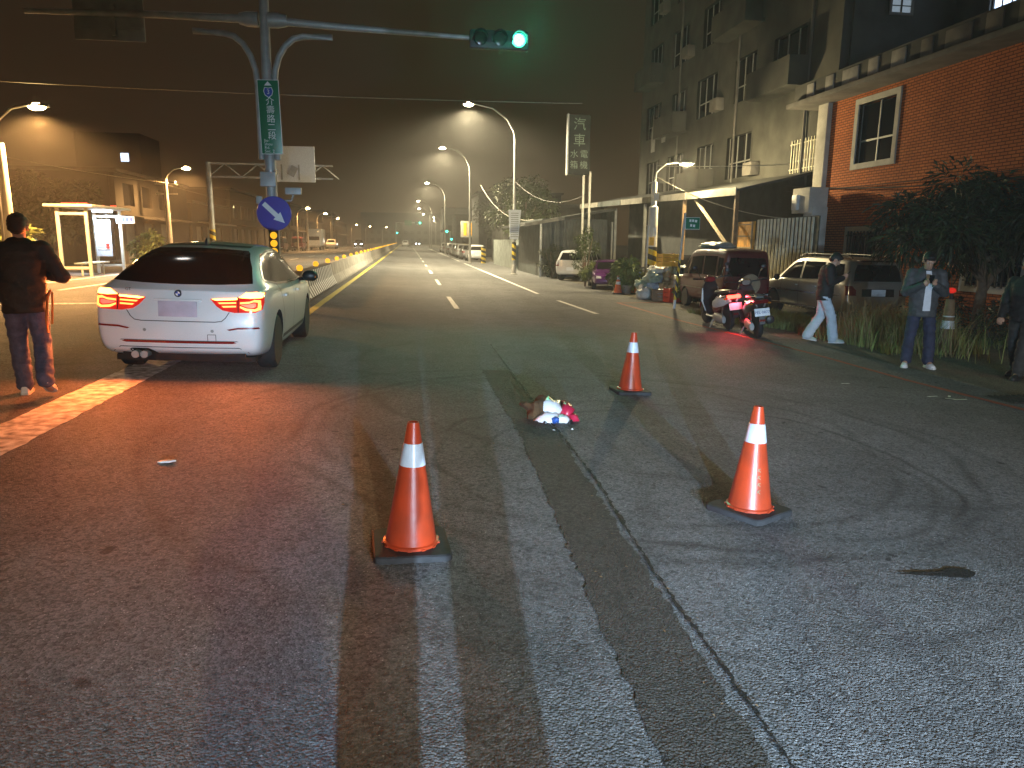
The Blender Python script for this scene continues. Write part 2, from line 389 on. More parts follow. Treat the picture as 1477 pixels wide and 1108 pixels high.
def shade(me, ang):
    me.polygons.foreach_set('use_smooth', [True] * len(me.polygons))
    bm = bmesh.new(); bm.from_mesh(me)
    for ed in bm.edges:
        if len(ed.link_faces) == 2: ed.smooth = ed.calc_face_angle(0) < ang
    bm.to_mesh(me); bm.free()

def link(name, me, m, parent=None, smooth=None, bevel=0.):
    if bevel:
        bm = bmesh.new(); bm.from_mesh(me)
        bmesh.ops.bevel(bm, geom=[ed for ed in bm.edges if len(ed.link_faces) == 2 and ed.calc_face_angle(0) > .5], offset=bevel, segments=2, affect='EDGES', profile=.6)
        bm.to_mesh(me); bm.free(); smooth = smooth or 40
    if smooth: shade(me, R(smooth))
    if m and not me.materials: me.materials.append(MATS[m])
    o = bpy.data.objects.new(name, me); COL.objects.link(o)
    if parent: o.parent = parent
    return o

def thing(name, label, cat, loc=(0, 0, 0), rz=0., group=None, rx=0., ry=0.):
    o = bpy.data.objects.new(name, None); COL.objects.link(o); o.empty_display_size = .2
    o.location = loc; o.rotation_euler = (rx, ry, rz)
    return tag(o, label, cat, group)
def tag(o, label, cat, group=None):
    o['label'] = label; o['category'] = cat
    if group: o['group'] = group
    return o
def struct(o): o['kind'] = 'structure'; return o
def copy_tree(o, parent=None):
    c = o.copy(); COL.objects.link(c); c.parent = parent
    for ch in list(o.children): copy_tree(ch, c)
    return c
def lamp(kind, loc, power, col, parent=None, rad=.12, spot=None, blend=.4, rot=None, name='lamp_light'):
    L = bpy.data.lights.new(name, kind); L.energy = power; L.color = col; L.shadow_soft_size = rad
    if kind == 'SPOT': L.spot_size = spot; L.spot_blend = blend
    o = bpy.data.objects.new(name, L); COL.objects.link(o); o.location = loc
    if rot: o.rotation_euler = rot
    if parent: o.parent = parent
    return o
def evaluated(o):
    dg = bpy.context.evaluated_depsgraph_get(); dg.update()
    return bpy.data.meshes.new_from_object(o.evaluated_get(dg))
def remesh(mb, name, voxel, smooth=2, fold=0., fs=9., fdir=None):
    me = mb.mesh(name); o = bpy.data.objects.new('tmp', me); COL.objects.link(o)
    md = o.modifiers.new('r', 'REMESH'); md.mode = 'VOXEL'; md.voxel_size = voxel
    if smooth:
        sm = o.modifiers.new('s', 'SMOOTH'); sm.factor = .5; sm.iterations = smooth
    r = evaluated(o); r.materials.clear(); r.name = name
    bpy.data.objects.remove(o); bpy.data.meshes.remove(me)
    if fold:
        nrm = [v.normal.copy() for v in r.vertices]
        for v, nn in zip(r.vertices, nrm):
            q = v.co * fs; q.z *= 1.9
            v.co += nn * fold * (mnoise.noise(q) + .5 * mnoise.noise(q * 2.1))
    r.polygons.foreach_set('use_smooth', [True] * len(r.polygons))
    return r
def text(body, size, m, parent, loc, rot, name='lettering', align='CENTER', ext=.002, spacing=1., lead=1.):
    cu = bpy.data.curves.new('t', 'FONT'); cu.body = body; cu.size = size; cu.align_x = align; cu.align_y = 'CENTER'; cu.extrude = ext; cu.space_character = spacing; cu.space_line = lead; cu.resolution_u = 2
    o = bpy.data.objects.new('t', cu); COL.objects.link(o); me = evaluated(o); bpy.data.objects.remove(o)
    me.materials.clear(); ob = link(name, me, m, parent); ob.location = loc; ob.rotation_euler = rot
    return ob
FACE = (R(90), 0, 0)      # lettering upright, read from -Y
# ================================================================== SETTING
def sheet(name, xs, y0, y1, dz, m, parent=None, ny=1):
    mb = MB(); ys = [y0 + (y1 - y0) * i / ny for i in range(ny + 1)]
    V = [(x, y, gz(x) + dz) for y in ys for x in xs]; n = len(xs)
    mb.add(V, [(j * n + i, j * n + i + 1, (j + 1) * n + i + 1, (j + 1) * n + i) for j in range(ny) for i in range(n - 1)])
    return mb.build(name, m, parent)
def ribbon(name, pts, wd, dz, m, parent, jag=0., seg=.25, side=0.):
    """flat strip laid on the ground along a polyline of (x, y)"""
    P = []
    for (a, b) in zip(pts[:-1], pts[1:]):
        L = math.hypot(b[0] - a[0], b[1] - a[1]); k = max(1, int(L / seg)) if jag else 1
        for i in range(k): P.append((a[0] + (b[0] - a[0]) * i / k, a[1] + (b[1] - a[1]) * i / k))
    P.append(pts[-1]); V = []
    for i, p in enumerate(P):
        q0, q1 = P[max(i - 1, 0)], P[min(i + 1, len(P) - 1)]
        dx, dy = q1[0] - q0[0], q1[1] - q0[1]; L = math.hypot(dx, dy) or 1
        for s in (-1, 1):
            h = wd / 2 + random.uniform(-jag, jag); x, y = p[0] + s * dy / L * h, p[1] - s * dx / L * h
            V.append((x, y, gz(x) + dz))
    mb = MB(); mb.add(V, [(2 * i, 2 * i + 1, 2 * i + 3, 2 * i + 2) for i in range(len(P) - 1)])
    o = mb.build(name, m, parent)
    return o

struct(sheet('ground', [-700, -60, -6, 7, 60, 700], -80, 1500, -.02, 'dirt'))
road = struct(sheet('road', [-15.5, -6, 6.95], -60, 900, 0, 'asphalt'))
struct(sheet('shoulder', [6.95, 7, 13.2], -40, 70, -.004, 'dirt'))
struct(sheet('shoulder_asphalt', [6.95, 7, 7.75], -40, 70, .0, 'asphalt'))

patch = ribbon('trench_patch', [(.55, -4), (.95, 1.5), (1.02, 3.4), (1.12, 6), (1.12, 8), (1.12, 9.5)], .36, .004, 'asphalt_old', road, .02, .05)
ribbon('repair_joint', [(1.12, -4), (1.22, 1.9), (1.24, 3.4), (1.32, 5), (1.31, 9), (1.33, 12)], .016, .009, 'oil_stain', road, .012, .035)
for k in range(22):
    y0 = 18.5 + k * 10
    ribbon('lane_dash', [(1.2, y0), (1.2, y0 + 4)], .13, .005, 'line_white', road, .006, .1) if k < 3 else ribbon('lane_dash', [(1.2, y0), (1.2, y0 + 4)], .13, .005, 'line_white', road)
for (a, b, x0, x1) in ((18.3, 22.5, 4.76, 4.6), (25.4, 60, 4.47, 4.5), (66, 78, 4.5, 4.5), (82, 180, 4.5, 4.5)):
    ribbon('edge_line', [(x0, a), (x1, b)], .14, .005, 'line_white', road, .005, .4)
ribbon('median_line', [(-2.15, 15.6), (-2.13, 60), (-2.2, 260)], .17, .005, 'line_yellow', road, .005, .6)
ribbon('median_line_opposite', [(-3.65, 18.6), (-3.65, 260)], .15, .005, 'line_yellow', road)
ribbon('wide_white_line', [(-3.12, -6), (-3.1, 10.6)], .45, .005, 'line_worn', road, .012, .1)
ribbon('no_parking_line', [(7.12, -10), (7.13, 7.5), (6.98, 9.3), (6.97, 12), (6.56, 17.1), (6.47, 22.4), (8.1, 22.9)], .1, .008, 'line_red', road, .008, .12)
ribbon('stop_line', [(-12.4, 17.3), (-6.2, 17.3)], .35, .005, 'line_worn', road, .01, .2)
ribbon('opposite_lane_line', [(-9.6, 22), (-9.5, 28)], .12, .005, 'line_white', road, .006, .3)
for k in range(12): ribbon('opposite_lane_line', [(-8.2, 34 + k * 10), (-8.2, 38 + k * 10)], .12, .005, 'line_white', road)
ribbon('opposite_lane_line', [(-11.6, 25), (-11.6, 160)], .12, .005, 'line_white', road)
for (cx, cy, a, L) in ((6.42, 8.2, .3, .18), (6.6, 8.12, -.5, .14), (6.72, 8.2, .9, .12), (6.66, 8.05, .1, .2), (5.75, 9.0, .2, .13)):
    ribbon('chalk_mark', [(cx, cy), (cx + L * math.cos(a), cy + L * math.sin(a))], .035, .006, 'line_white', road, .006, .05)
# oil spill with a dragged tail
sp = MB(); pts = [(x, y, gz(x) + .005) for x, y in ((2.55, 3.345), (2.68, 3.362), (2.8, 3.357), (2.86, 3.372), (2.91, 3.40), (2.96, 3.395), (3.01, 3.375), (3.025, 3.34), (2.99, 3.30), (2.93, 3.275), (2.86, 3.285), (2.78, 3.305), (2.66, 3.325))]
sp.add(pts, [tuple(range(13))]); sp.build('oil_stain', 'oil_stain', road)
fl = MB(); rl = random.Random(5)
for k in range(110):
    y = rl.uniform(1.2, 9); x = 1.0 + rl.gauss(0, .14) if k % 3 else rl.uniform(-2.5, 4); L = rl.uniform(.004, .013); a = rl.uniform(0, 6.3); z = gz(x) + .006
    dx, dy = math.cos(a) * L, math.sin(a) * L
    fl.add([(x - dx, y - dy, z), (x + dy * .5, y - dx * .5, z + L * .5), (x + dx, y + dy, z + L * .2), (x - dy * .5, y + dx * .5, z + L * .3)], [(0, 1, 2), (0, 2, 3)])
fl = fl.build('leaf_litter', 'wood', road); fl['kind'] = 'stuff'
g = struct(thing('drain_grate', 'x', 'x', (7.75, 8.05, gz(7.75) + .004))); 
for key in ('label', 'category'): del g[key]
fr = MB(); fr.box((0, 0, 0), (.95, .46, .01)); fr.build('grate_frame', 'rib_black', g)
for k in range(11):
    b_ = MB(); b_.box((-.42 + k * .084, 0, .01), (.03, .44, .02)); b_.build('bar', 'grate', g)

# ------------------------------------------------------------------ median barrier
bar = thing('median_barrier', 'long concrete barrier down the middle of the road, topped with yellow reflector discs', 'barrier', (-2.75, 18.2, gz(-2.75)))
prof = [(-.3, 0), (-.3, .07), (-.17, .32), (-.1, .74), (.1, .74), (.17, .32), (.3, .07), (.3, 0)]
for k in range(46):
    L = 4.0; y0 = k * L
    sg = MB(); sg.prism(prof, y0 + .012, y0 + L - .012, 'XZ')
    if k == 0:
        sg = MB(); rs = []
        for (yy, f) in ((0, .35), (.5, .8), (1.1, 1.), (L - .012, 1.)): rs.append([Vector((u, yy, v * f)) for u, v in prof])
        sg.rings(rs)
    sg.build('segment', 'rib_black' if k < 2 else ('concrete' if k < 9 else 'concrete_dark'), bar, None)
# raised white ribs on the road-side face of the first two lengths
def face_x(z): return .3 if z < .07 else (.3 - .13 * (z - .07) / .25 if z < .32 else .17 - .07 * (z - .32) / .42)
for k in range(17):
    y = 1.2 + k * .42
    rb = MB(); zs = [.06, .2, .32, .5, .7]
    rs = [[Vector((face_x(z) - .01, y - .115, z)), Vector((face_x(z) + .005, y - .11, z)), Vector((face_x(z) + .005, y + .11, z)), Vector((face_x(z) - .01, y + .115, z))] for z in zs]
    rb.rings(rs); rb.build('rib', 'rib_white', bar)
for k in range(3):
    cv = MB(); z0 = .1 + k * .2
    cv.add([(face_x(z0) + .03, .25, z0), (face_x(z0 + .1) + .03, .25, z0 + .1), (face_x(z0 + .1) + .03, .95, z0 + .1), (face_x(z0) + .03, .95, z0), (face_x(z0) - .02, .25, z0), (face_x(z0 + .1) - .02, .25, z0 + .1), (face_x(z0 + .1) - .02, .95, z0 + .1), (face_x(z0) - .02, .95, z0)], [(0, 1, 2, 3), (7, 6, 5, 4), (0, 4, 5, 1), (1, 5, 6, 2), (2, 6, 7, 3), (3, 7, 4, 0)])
    cv.build('chevron_band', 'rib_white', bar)
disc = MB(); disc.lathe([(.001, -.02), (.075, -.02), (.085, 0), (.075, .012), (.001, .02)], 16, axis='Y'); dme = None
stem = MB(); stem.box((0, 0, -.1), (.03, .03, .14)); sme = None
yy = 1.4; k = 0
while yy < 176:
    o = disc.build('reflector', 'amber_emissive', bar, 60) if dme is None else link('reflector', dme, None, bar)
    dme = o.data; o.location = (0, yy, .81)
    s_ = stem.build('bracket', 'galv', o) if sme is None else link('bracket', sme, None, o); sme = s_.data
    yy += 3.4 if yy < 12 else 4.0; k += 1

# ------------------------------------------------------------------ street lamps
WARM = (1., .84, .52); ORANGE = (1., .5, .16)
def street_lamp(label, base, head, power, col, group, mname='lamp_led', near=True, spot=R(165)):
    bx, by = base; hx, hy, hz = head; z0 = gz(bx)
    t = thing('street_lamp', label, 'street lamp', (bx, by, z0), 0, group)
    n = 12 if near else 7; H = hz - z0
    pts = [(0, 0, 0), (0, 0, H * .45), (0, 0, H * .8)]; dx, dy = hx - bx, hy - by
    for q in (.15, .4, .7, 1.): pts.append((dx * (1 - math.cos(q * math.pi / 2)) , dy * (1 - math.cos(q * math.pi / 2)), H * .8 + (H * .2 + .02) * math.sin(q * math.pi / 2)))
    p = MB(); p.tube(pts, [.1, .085, .07, .06, .055, .05, .045], n); p.build('pole', 'galv', t, 60)
    bs = MB(); bs.lathe([(.2, 0), (.2, .04), (.13, .06), (.13, .5), (.1, .55)], 12); bs.build('base', 'concrete', t, 40)
    a = math.atan2(dy, dx); h = thing('lamp_head', 'x', 'x', (dx, dy, H)); del h['label']; del h['category']; h.parent = t; h.rotation_euler = (0, 0, a)
    hb = MB(); hb.rings([[Vector((x, s * w_, z)) for s, z in ((-1, -.03), (-.8, .05), (.8, .05), (1, -.03))] for x, w_ in ((-.15, .06), (.05, .14), (.5, .15), (.62, .08))]); hb.build('head_shell', 'lamp_head', h, 40)
    ln = MB(); ln.ell((.26, 0, -.03), (.26, .15, .11), 16, 8); ln.build('lens', mname, h, 60)
    lamp('SPOT', (.25, 0, -.3), power * LK, col, h, .15, spot, .5)
    return t
for k, (bx, by, hx, hz, pw) in enumerate(((5.9, 41.5, 3.62, 8.85, 4300), (5.2, 63, 3.2, 9.1, 3300), (4.95, 100, 2.9, 9., 2400), (4.6, 146, 2.4, 9., 2000), (5.2, 180, 3.05, 9., 1500), (7.0, 225, 5.0, 9.2, 1500), (11, 250, 9., 9.1, 1000), (10.2, 275, 9.9, 8.7, 800))):
    street_lamp(('tall curved street lamp with a white banner sheet on its pole, by the dark sheds', 'tall curved street lamp beside the leafy trees and grey boundary wall')[k] if k < 2 else 'tall curved street lamp further down the row along the parked cars', (bx, by), (hx, by, hz), pw, WARM, 'street lamps in a row along the parked cars' if k > 1 else None, near=k < 2)
for k, (hx, hy, hz, pw) in enumerate(((-11.66, 26, 5.64, 3200), (-13.89, 50, 5.93, 2200), (-12.28, 95, 5.37, 900), (-12.83, 120, 5.56, 700), (-13.24, 145, 5.52, 600), (-12.7, 190, 5.28, 500), (-11.4, 230, 5.6, 400), (-7.4, 260, 5.9, 300))):
    street_lamp(('bright warm street lamp next to the pale pole by the bus shelter', 'warm street lamp over the opposite lanes behind the bus shelter')[k] if k < 2 else 'small warm street lamp along the opposite lanes by the parked trucks', (hx - 1.1, hy), (hx, hy, hz), pw, ORANGE, 'street lamps along the opposite lanes' if k > 1 else None, 'lamp_warm', near=k < 2)
# the lamp behind the photographer whose light throws the shadows forward
street_lamp('tall curved street lamp standing behind the photographer by the road', (6.2, -22.5), (4.4, -22.5, 8.4), 10500, (1., .74, .38), None)

# white banner sheet tied to the first lamp pole
bn = thing('banner_sheet', 'tapered pale printed sheet tied round the street lamp pole', 'banner', (5.9, 41.36, gz(5.9)))
b_ = MB(); b_.add([(-.26, -.02, 1.95), (.22, -.02, 1.95), (.36, -.03, 3.55), (-.34, -.03, 3.55), (-.26, .02, 1.95), (.22, .02, 1.95), (.36, .01, 3.55), (-.34, .01, 3.55)], [(0, 1, 2, 3), (7, 6, 5, 4), (0, 4, 5, 1), (1, 5, 6, 2), (2, 6, 7, 3), (3, 7, 4, 0)]); b_.build('sheet', 'plate_white', bn)
for k in range(12):
    q = MB(); q.box((.0, -.032, 2.1 + k * .115), (.42, .006, .035)); q.build('print_line', 'sign_back', bn)
hz_ = MB(); hz_.lathe([(.115, .8), (.115, 1.8), (.09, 1.8), (.09, .8)], 16); tag(hz_.build('pole_wrap', 'hazard', None, 40), 'yellow and black hazard wrap round the lamp pole below the banner', 'pole wrap').location = (5.9, 41.5, gz(5.9))

# ------------------------------------------------------------------ signal mast in the median
sg = thing('signal_mast', 'grey signal mast with curved brackets and long arms above the median', 'signal mast', (-2.9, 17., gz(-2.9)))
p = MB(); p.tube([(0, 0, 0), (0, 0, 3), (.04, 0, 7.4)], [.13, .12, .09], 16); p.build('pole', 'steel_grey', sg, 60)
a = MB(); a.tube([(.1, 0, 6.0), (1.6, 0, 5.93), (4.5, 0, 5.84)], [.085, .07, .045], 10); a.build('arm', 'steel_grey', sg, 60)
a = MB(); a.tube([(-.1, 0, 6.0), (-2.0, 0, 6.0), (-4.6, 0, 5.95)], [.085, .07, .05], 10); a.build('arm', 'steel_grey', sg, 60)
for s in (-1, 1):
    pts = [(s * .17, -.02, 3.2), (s * .17, -.02, 4.7)]
    for q in (.2, .4, .6, .8, 1.): pts.append((s * (.17 + .62 * (1 - math.cos(q * math.pi / 2))), -.02, 4.7 + 1.0 * math.sin(q * math.pi / 2)))
    pts.append((s * 1.4, -.02, 5.72))
    a = MB(); a.tube(pts, .065, 10); a.build('bracket', 'steel_grey', sg, 60)
    f = MB(); f.lathe([(.15, -.1), (.15, .1), (.11, .28)], 10, (0, 0, 0), 'X'); o = f.build('flange', 'steel_grey', sg, 40); o.location = (s * .2, 0, 6.0); o.rotation_euler = (0, 0, 0 if s > 0 else math.pi)
for z in (1.7, 2.9): 
    c_ = MB(); c_.lathe([(.14, z), (.14, z + .08)], 16); c_.build('clamp', 'galv', sg, 40)
jb = MB(); jb.box((-.02, -.2, 2.78), (.32, .16, .3)); jb.build('junction_box', 'steel_grey', sg, None, .01)
cm_ = thing('traffic_camera', 'small grey traffic camera on the signal mast above the round blue sign', 'camera', (-2.9, 17., gz(-2.9)))
c_ = MB(); c_.box((.47, -.1, 2.55), (.34, .14, .15)); c_.build('camera_housing', 'steel_grey', cm_, None, .02)
c_ = MB(); c_.tube([(.12, -.05, 2.35), (.42, -.08, 2.35), (.46, -.08, 2.48)], .025, 8); c_.build('bracket', 'steel_grey', cm_, 60)
c_ = MB(); c_.box((-.25, -.1, 2.35), (.12, .1, .16)); c_.build('sensor', 'steel_grey', cm_, None, .01)
# sign board seen from behind on the other arm
sb = thing('sign_board', 'large pale sign board turned away, hanging from the signal mast arm', 'sign', (-5.95, 17, gz(-5.95)))
c_ = MB(); c_.box((0, .1, 5.95), (1.36, .03, 1.15)); c_.build('board', 'sign_back', sb, None, .01)
for z in (5.62, 6.25):
    c_ = MB(); c_.box((0, .07, z), (1.3, .03, .05)); c_.build('rail', 'galv', sb)
c_ = MB(); c_.box((.1, .04, 5.75), (.08, .1, .6)); c_.build('bracket', 'galv', sb)

# three-lamp signal head at the arm's end, green lit
ts = thing('traffic_signal', 'horizontal traffic signal on the mast arm with its green lamp lit', 'traffic signal', (2.46, 16.9, 5.92))
c_ = MB(); c_.box((-.42, .1, 0), (1.3, .2, .38)); c_.build('housing', 'housing', ts, None, .05)
for k, x in enumerate((-.84, -.42, 0)):
    v_ = MB(); rs = []
    for d, r in ((0, .165), (-.22, .16)):
        rs.append([Vector((x + r * math.cos(a_), d, r * math.sin(a_))) for a_ in [R(-20 + 220 * i / 16) for i in range(17)]])
    n_ = 17; vv = rs[0] + rs[1] + [q * 1 for q in rs[0]] 
    v_.add([(*q,) for q in rs[0] + rs[1]], [(i, i + 1, n_ + i + 1, n_ + i) for i in range(n_ - 1)]); ob = v_.build('visor', 'housing', ts, 60)
    sd = ob.modifiers.new('thick', 'SOLIDIFY'); sd.thickness = .006
    l_ = MB(); l_.ell((x, .0, 0), (.145, .03, .145), 20, 8); ln = l_.build('lens', 'signal_green' if k == 2 else 'signal_dark', ts, 60)
    if k == 2:
        q = MB()
        for i in range(-4, 5):
            for j in range(-4, 5):
                if i * i + j * j <= 18 and not (i * i + j * j < 3 and (i + j) % 2 == 0): q.ell((x + i * .026, -.032, j * .026), (.0105, .008, .0105), 6, 4)
        q.build('led_cluster', 'signal_led', ln)
lamp('SPOT', (2.46, 16.62, 5.92), 380, (.05, 1., .55), None, .12, R(165), .6, (R(-90), 0, 0), 'signal_light')

# green street-name sign, flag mounted
gs = thing('street_name_sign', 'tall narrow green street name sign with white characters on the signal mast', 'street sign', (-2.83, 16.84, 4.15), 0, ry=R(-1))
c_ = MB(); c_.box((0, 0, 0), (.44, .03, 1.5)); c_.build('panel', 'sign_white', gs, None, .012)
c_ = MB(); c_.box((0, -.003, 0), (.42, .03, 1.475)); c_.build('face', 'sign_green', gs, None, .01)
tr = MB(); tr.prism([(-.075, .63), (.075, .63), (0, .715)], -.021, -.0175); tr.build('arrow', 'sign_white', gs)
def shield(s_, dy, m):
    q = MB(); q.prism([(x * s_, .5 + z * s_) for x, z in ((-.075, .1), (0, .085), (.075, .1), (.1, .02), (.075, -.06), (0, -.115), (-.075, -.06), (-.1, .02))], dy - .003, dy); return q.build('shield', m, gs)
shield(1., -.018, 'sign_white'); shield(.86, -.021, 'shield_blue')
text('3', .13, 'sign_white', gs, (0, -.0265, .5), FACE)
for ch, z in zip('介壽路二段', (.31, .14, -.04, -.21, -.38)): text(ch, .175, 'sign_white', gs, (.02, -.0205, z), FACE)
text('Jie-\nshou\nRd.\nSec. 2', .085, 'sign_white', gs, (-.15, -.0205, -.58), FACE, align='LEFT', lead=.85)
for z in (.6, -.6):
    c_ = MB(); c_.box((-.03, .07, z), (.1, .1, .06)); c_.build('clamp', 'galv', gs)

# keep-right sign
bs_ = thing('keep_right_sign', 'round blue sign with a white slanting arrow on the median mast', 'traffic sign', (-2.84, 16.8, 2.17))
c_ = MB(); c_.lathe([(.001, -.012), (.36, -.012), (.365, 0), (.36, .012), (.001, .012)], 40, axis='Y'); c_.build('disc', 'sign_blue', bs_, 30)
ar = MB(); u = Vector((.72, -.69)); v_ = Vector((.69, .72))
pl = [(-.29, .05), (.08, .05), (.08, .11), (.3, 0), (.08, -.11), (.08, -.05), (-.29, -.05)]
ar.prism([tuple(u * a_ + v_ * b_ + Vector((0, .01))) for a_, b_ in pl], -.018, -.0125); ar.build('arrow', 'sign_white', bs_)
for z in (.12, -.12):
    c_ = MB(); c_.box((-.03, .07, z), (.2, .11, .05)); c_.build('clamp', 'galv', bs_)
mk = thing('reflector_strip', 'column of three amber reflector discs under the round blue sign', 'reflector', (-2.88, 16.83, 1.54))
c_ = MB(); c_.box((0, .02, 0), (.2, .02, .56)); c_.build('backing', 'housing', mk, None, .005)
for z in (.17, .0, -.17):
    c_ = MB(); c_.lathe([(.001, -.02), (.06, -.02), (.075, 0), (.075, .01), (.001, .01)], 18, (0, 0, z), 'Y'); c_.build('disc', 'amber_emissive', mk, 50)  # passive reflector, its glow comes from the emissive colour

# truss gantry behind
tg = thing('sign_gantry', 'lattice sign gantry with a hazard-striped post across the opposite lanes', 'gantry', (-9.85, 40, gz(-9.85)))
c_ = MB(); c_.lathe([(.14, 1.9), (.13, 5.2)], 14); c_.build('post', 'steel_grey', tg, 40)
c_ = MB(); c_.lathe([(.15, 0), (.145, 1.9)], 14); c_.build('post_wrap', 'hazard', tg, 40)
for z in (4.5, 5.15):
    c_ = MB(); c_.box((3.0, 0, z), (6.2, .09, .09)); c_.build('chord', 'steel_grey', tg)
for k in range(8):
    x0 = k * .8; z0, z1 = (4.5, 5.15) if k % 2 == 0 else (5.15, 4.5)
    c_ = MB(); c_.tube([(x0, 0, z0), (x0 + .8, 0, z1)], .03, 6); c_.build('brace', 'steel_grey', tg)
gb = thing('gantry_board', 'pale square board on the lattice gantry behind the signal mast', 'sign', (-5.75, 39.8, 5.35))
c_ = MB(); c_.box((0, 0, 0), (2.3, .04, 1.75)); c_.build('board', 'plate_white', gb, None, .02)
for x in (-.5, .35): c_ = MB(); c_.box((x, -.04, -.4), (.07, .05, .75)); c_.build('bracket', 'steel_grey', gb)
c_ = MB(); c_.box((.05, -.08, -.35), (.35, .06, .5), 0, 0, .5); c_.build('clamp', 'steel_grey', gb)
# ================================================================== VEHICLES
def lerp(a, b, t): return a + (b - a) * t
def st(y, W, zf, zb, wr, zr, crown=.03):
    wb = W * .955
    return (y, [(.84 * W, zf), (.955 * W, zf + .045), (.99 * W, lerp(zf, zb, .33)), (W, lerp(zf, zb, .66)), (.988 * W, zb - .05), (wb, zb), (lerp(wb, wr, .12), lerp(zb, zr, .1)), (lerp(wb, wr, .5), lerp(zb, zr, .55)), (wr, zr)], crown)
COLS = [-1, -.86, -.5, 0, .5, .86, 1]
def car_mesh(sts, rear, front, axles, wr, bulge=.07, cut=True, level=2, m='white_paint', arch=.045):
    """closed shell: sides, top, floor, rounded tail and nose; wheel openings cut out"""
    S = len(sts); M = 9; K = len(COLS); idx = {}; V = []; F = []
    def P(s, r, c):
        y, rows, cr = sts[s]; w_, z = rows[r]; x = COLS[c] * w_
        if s == 0: y = y + rear[r] + bulge * (COLS[c] ** 2)
        elif s == 1: y = y + .35 * rear[r]
        if s == S - 1: y = y + front[r] - 2.2 * bulge * (COLS[c] ** 2)
        elif s == S - 2: y = y + .35 * front[r]
        if r == M - 1: z += cr * (1 - COLS[c] ** 2)
        return (x, y, z)
    def vi(s, r, c):
        k = (s, r, c)
        if k not in idx: idx[k] = len(V); V.append(P(s, r, c))
        return idx[k]
    for s in range(S - 1):
        for r in range(M - 1):
            for c in (0, K - 1): F.append((vi(s, r, c), vi(s + 1, r, c), vi(s + 1, r + 1, c), vi(s, r + 1, c)))
        for c in range(K - 1):
            for r in (0, M - 1): F.append((vi(s, r, c), vi(s + 1, r, c), vi(s + 1, r, c + 1), vi(s, r, c + 1)))
    for s in (0, S - 1):
        for r in range(M - 1):
            for c in range(K - 1): F.append((vi(s, r, c), vi(s, r, c + 1), vi(s, r + 1, c + 1), vi(s, r + 1, c)))
    mb = MB(); mb.add(V, F); me = mb.mesh('body'); me.materials.append(MATS[m]); me.materials.append(MATS['arch_black'])
    o = bpy.data.objects.new('tmp', me); COL.objects.link(o)
    o.modifiers.new('s', 'SUBSURF').levels = level
    o.modifiers['s'].render_levels = level
    tmp = []
    if cut:
        cb = MB()
        for ya in axles: cb.lathe([(.001, -1.3), (wr + arch, -1.3), (wr + arch, 1.3), (.001, 1.3)], 40, (0, ya, wr + .01), 'X')
        cme = cb.mesh('cut'); cme.materials.append(MATS['arch_black']); cme.materials.append(MATS['arch_black'])
        co = bpy.data.objects.new('cut', cme); COL.objects.link(co); tmp.append(co)
        for pol in cme.polygons: pol.material_index = 1
        b = o.modifiers.new('b', 'BOOLEAN'); b.operation = 'DIFFERENCE'; b.object = co; b.solver = 'EXACT'
    r = evaluated(o); r.name = 'body'
    for t in [o] + tmp: bpy.data.objects.remove(t)
    shade(r, R(34))
    return r
def bvh_of(me):
    return BVHTree.FromPolygons([v.co for v in me.vertices], [tuple(p.vertices) for p in me.polygons])
def decal(name, parent, bvh, poly, axis, m, off=.004, res=.06, smooth=True):
    """a skin of the outline poly laid over the shell, seen from the given side"""
    pts = []; n = len(poly)
    for i in range(n):
        a, b = Vector(poly[i]), Vector(poly[(i + 1) % n]); k = max(1, int((b - a).length / res))
        pts += [a + (b - a) * j / k for j in range(k)]
    nb = len(pts)
    us = [p.x for p in pts]; vs_ = [p.y for p in pts]
    def inside(q):
        c = False
        for i in range(nb):
            a, b = pts[i], pts[i - 1]
            if (a.y > q.y) != (b.y > q.y) and q.x < (b.x - a.x) * (q.y - a.y) / (b.y - a.y) + a.x: c = not c
        return c
    u = min(us) + res * .6
    while u < max(us):
        v = min(vs_) + res * .6
        while v < max(vs_):
            q = Vector((u, v))
            if inside(q) and min((q - p).length for p in pts[:nb]) > res * .45: pts.append(q)
            v += res
        u += res
    co, _, fc, *_ = delaunay_2d_cdt(pts, [(i, (i + 1) % nb) for i in range(nb)], [], 1, 1e-5)
    V = []; ok = []
    for q in co:
        if axis == 'rear': o_, d = Vector((q.x, -9, q.y)), Vector((0, 1, 0))
        elif axis == 'front': o_, d = Vector((q.x, 9, q.y)), Vector((0, -1, 0))
        elif axis == 'right': o_, d = Vector((4, q.x, q.y)), Vector((-1, 0, 0))
        elif axis == 'left': o_, d = Vector((-4, q.x, q.y)), Vector((1, 0, 0))
        else: o_, d = Vector((q.x, q.y, 6)), Vector((0, 0, -1))
        loc, nr, _i, _d = bvh.ray_cast(o_, d)
        if loc is None: V.append((0, 0, 0)); ok.append(False)
        else:
            if nr.dot(d) > 0: nr = -nr
            V.append(loc + nr * off); ok.append(True)
    me = bpy.data.meshes.new(name); me.from_pydata([tuple(v) for v in V], [], [f for f in fc if all(ok[i] for i in f)])
    bm = bmesh.new(); bm.from_mesh(me); bmesh.ops.delete(bm, geom=[v for v in bm.verts if not v.link_faces], context='VERTS'); bm.to_mesh(me); bm.free()
    # face outwards
    d = {'rear': (0, -1, 0), 'front': (0, 1, 0), 'right': (1, 0, 0), 'left': (-1, 0, 0), 'top': (0, 0, 1)}[axis]
    me.update()
    if sum(p.normal.dot(Vector(d)) for p in me.polygons) < 0: me.flip_normals()
    me.polygons.foreach_set('use_smooth', [smooth] * len(me.polygons))
    return link(name, me, m, parent)
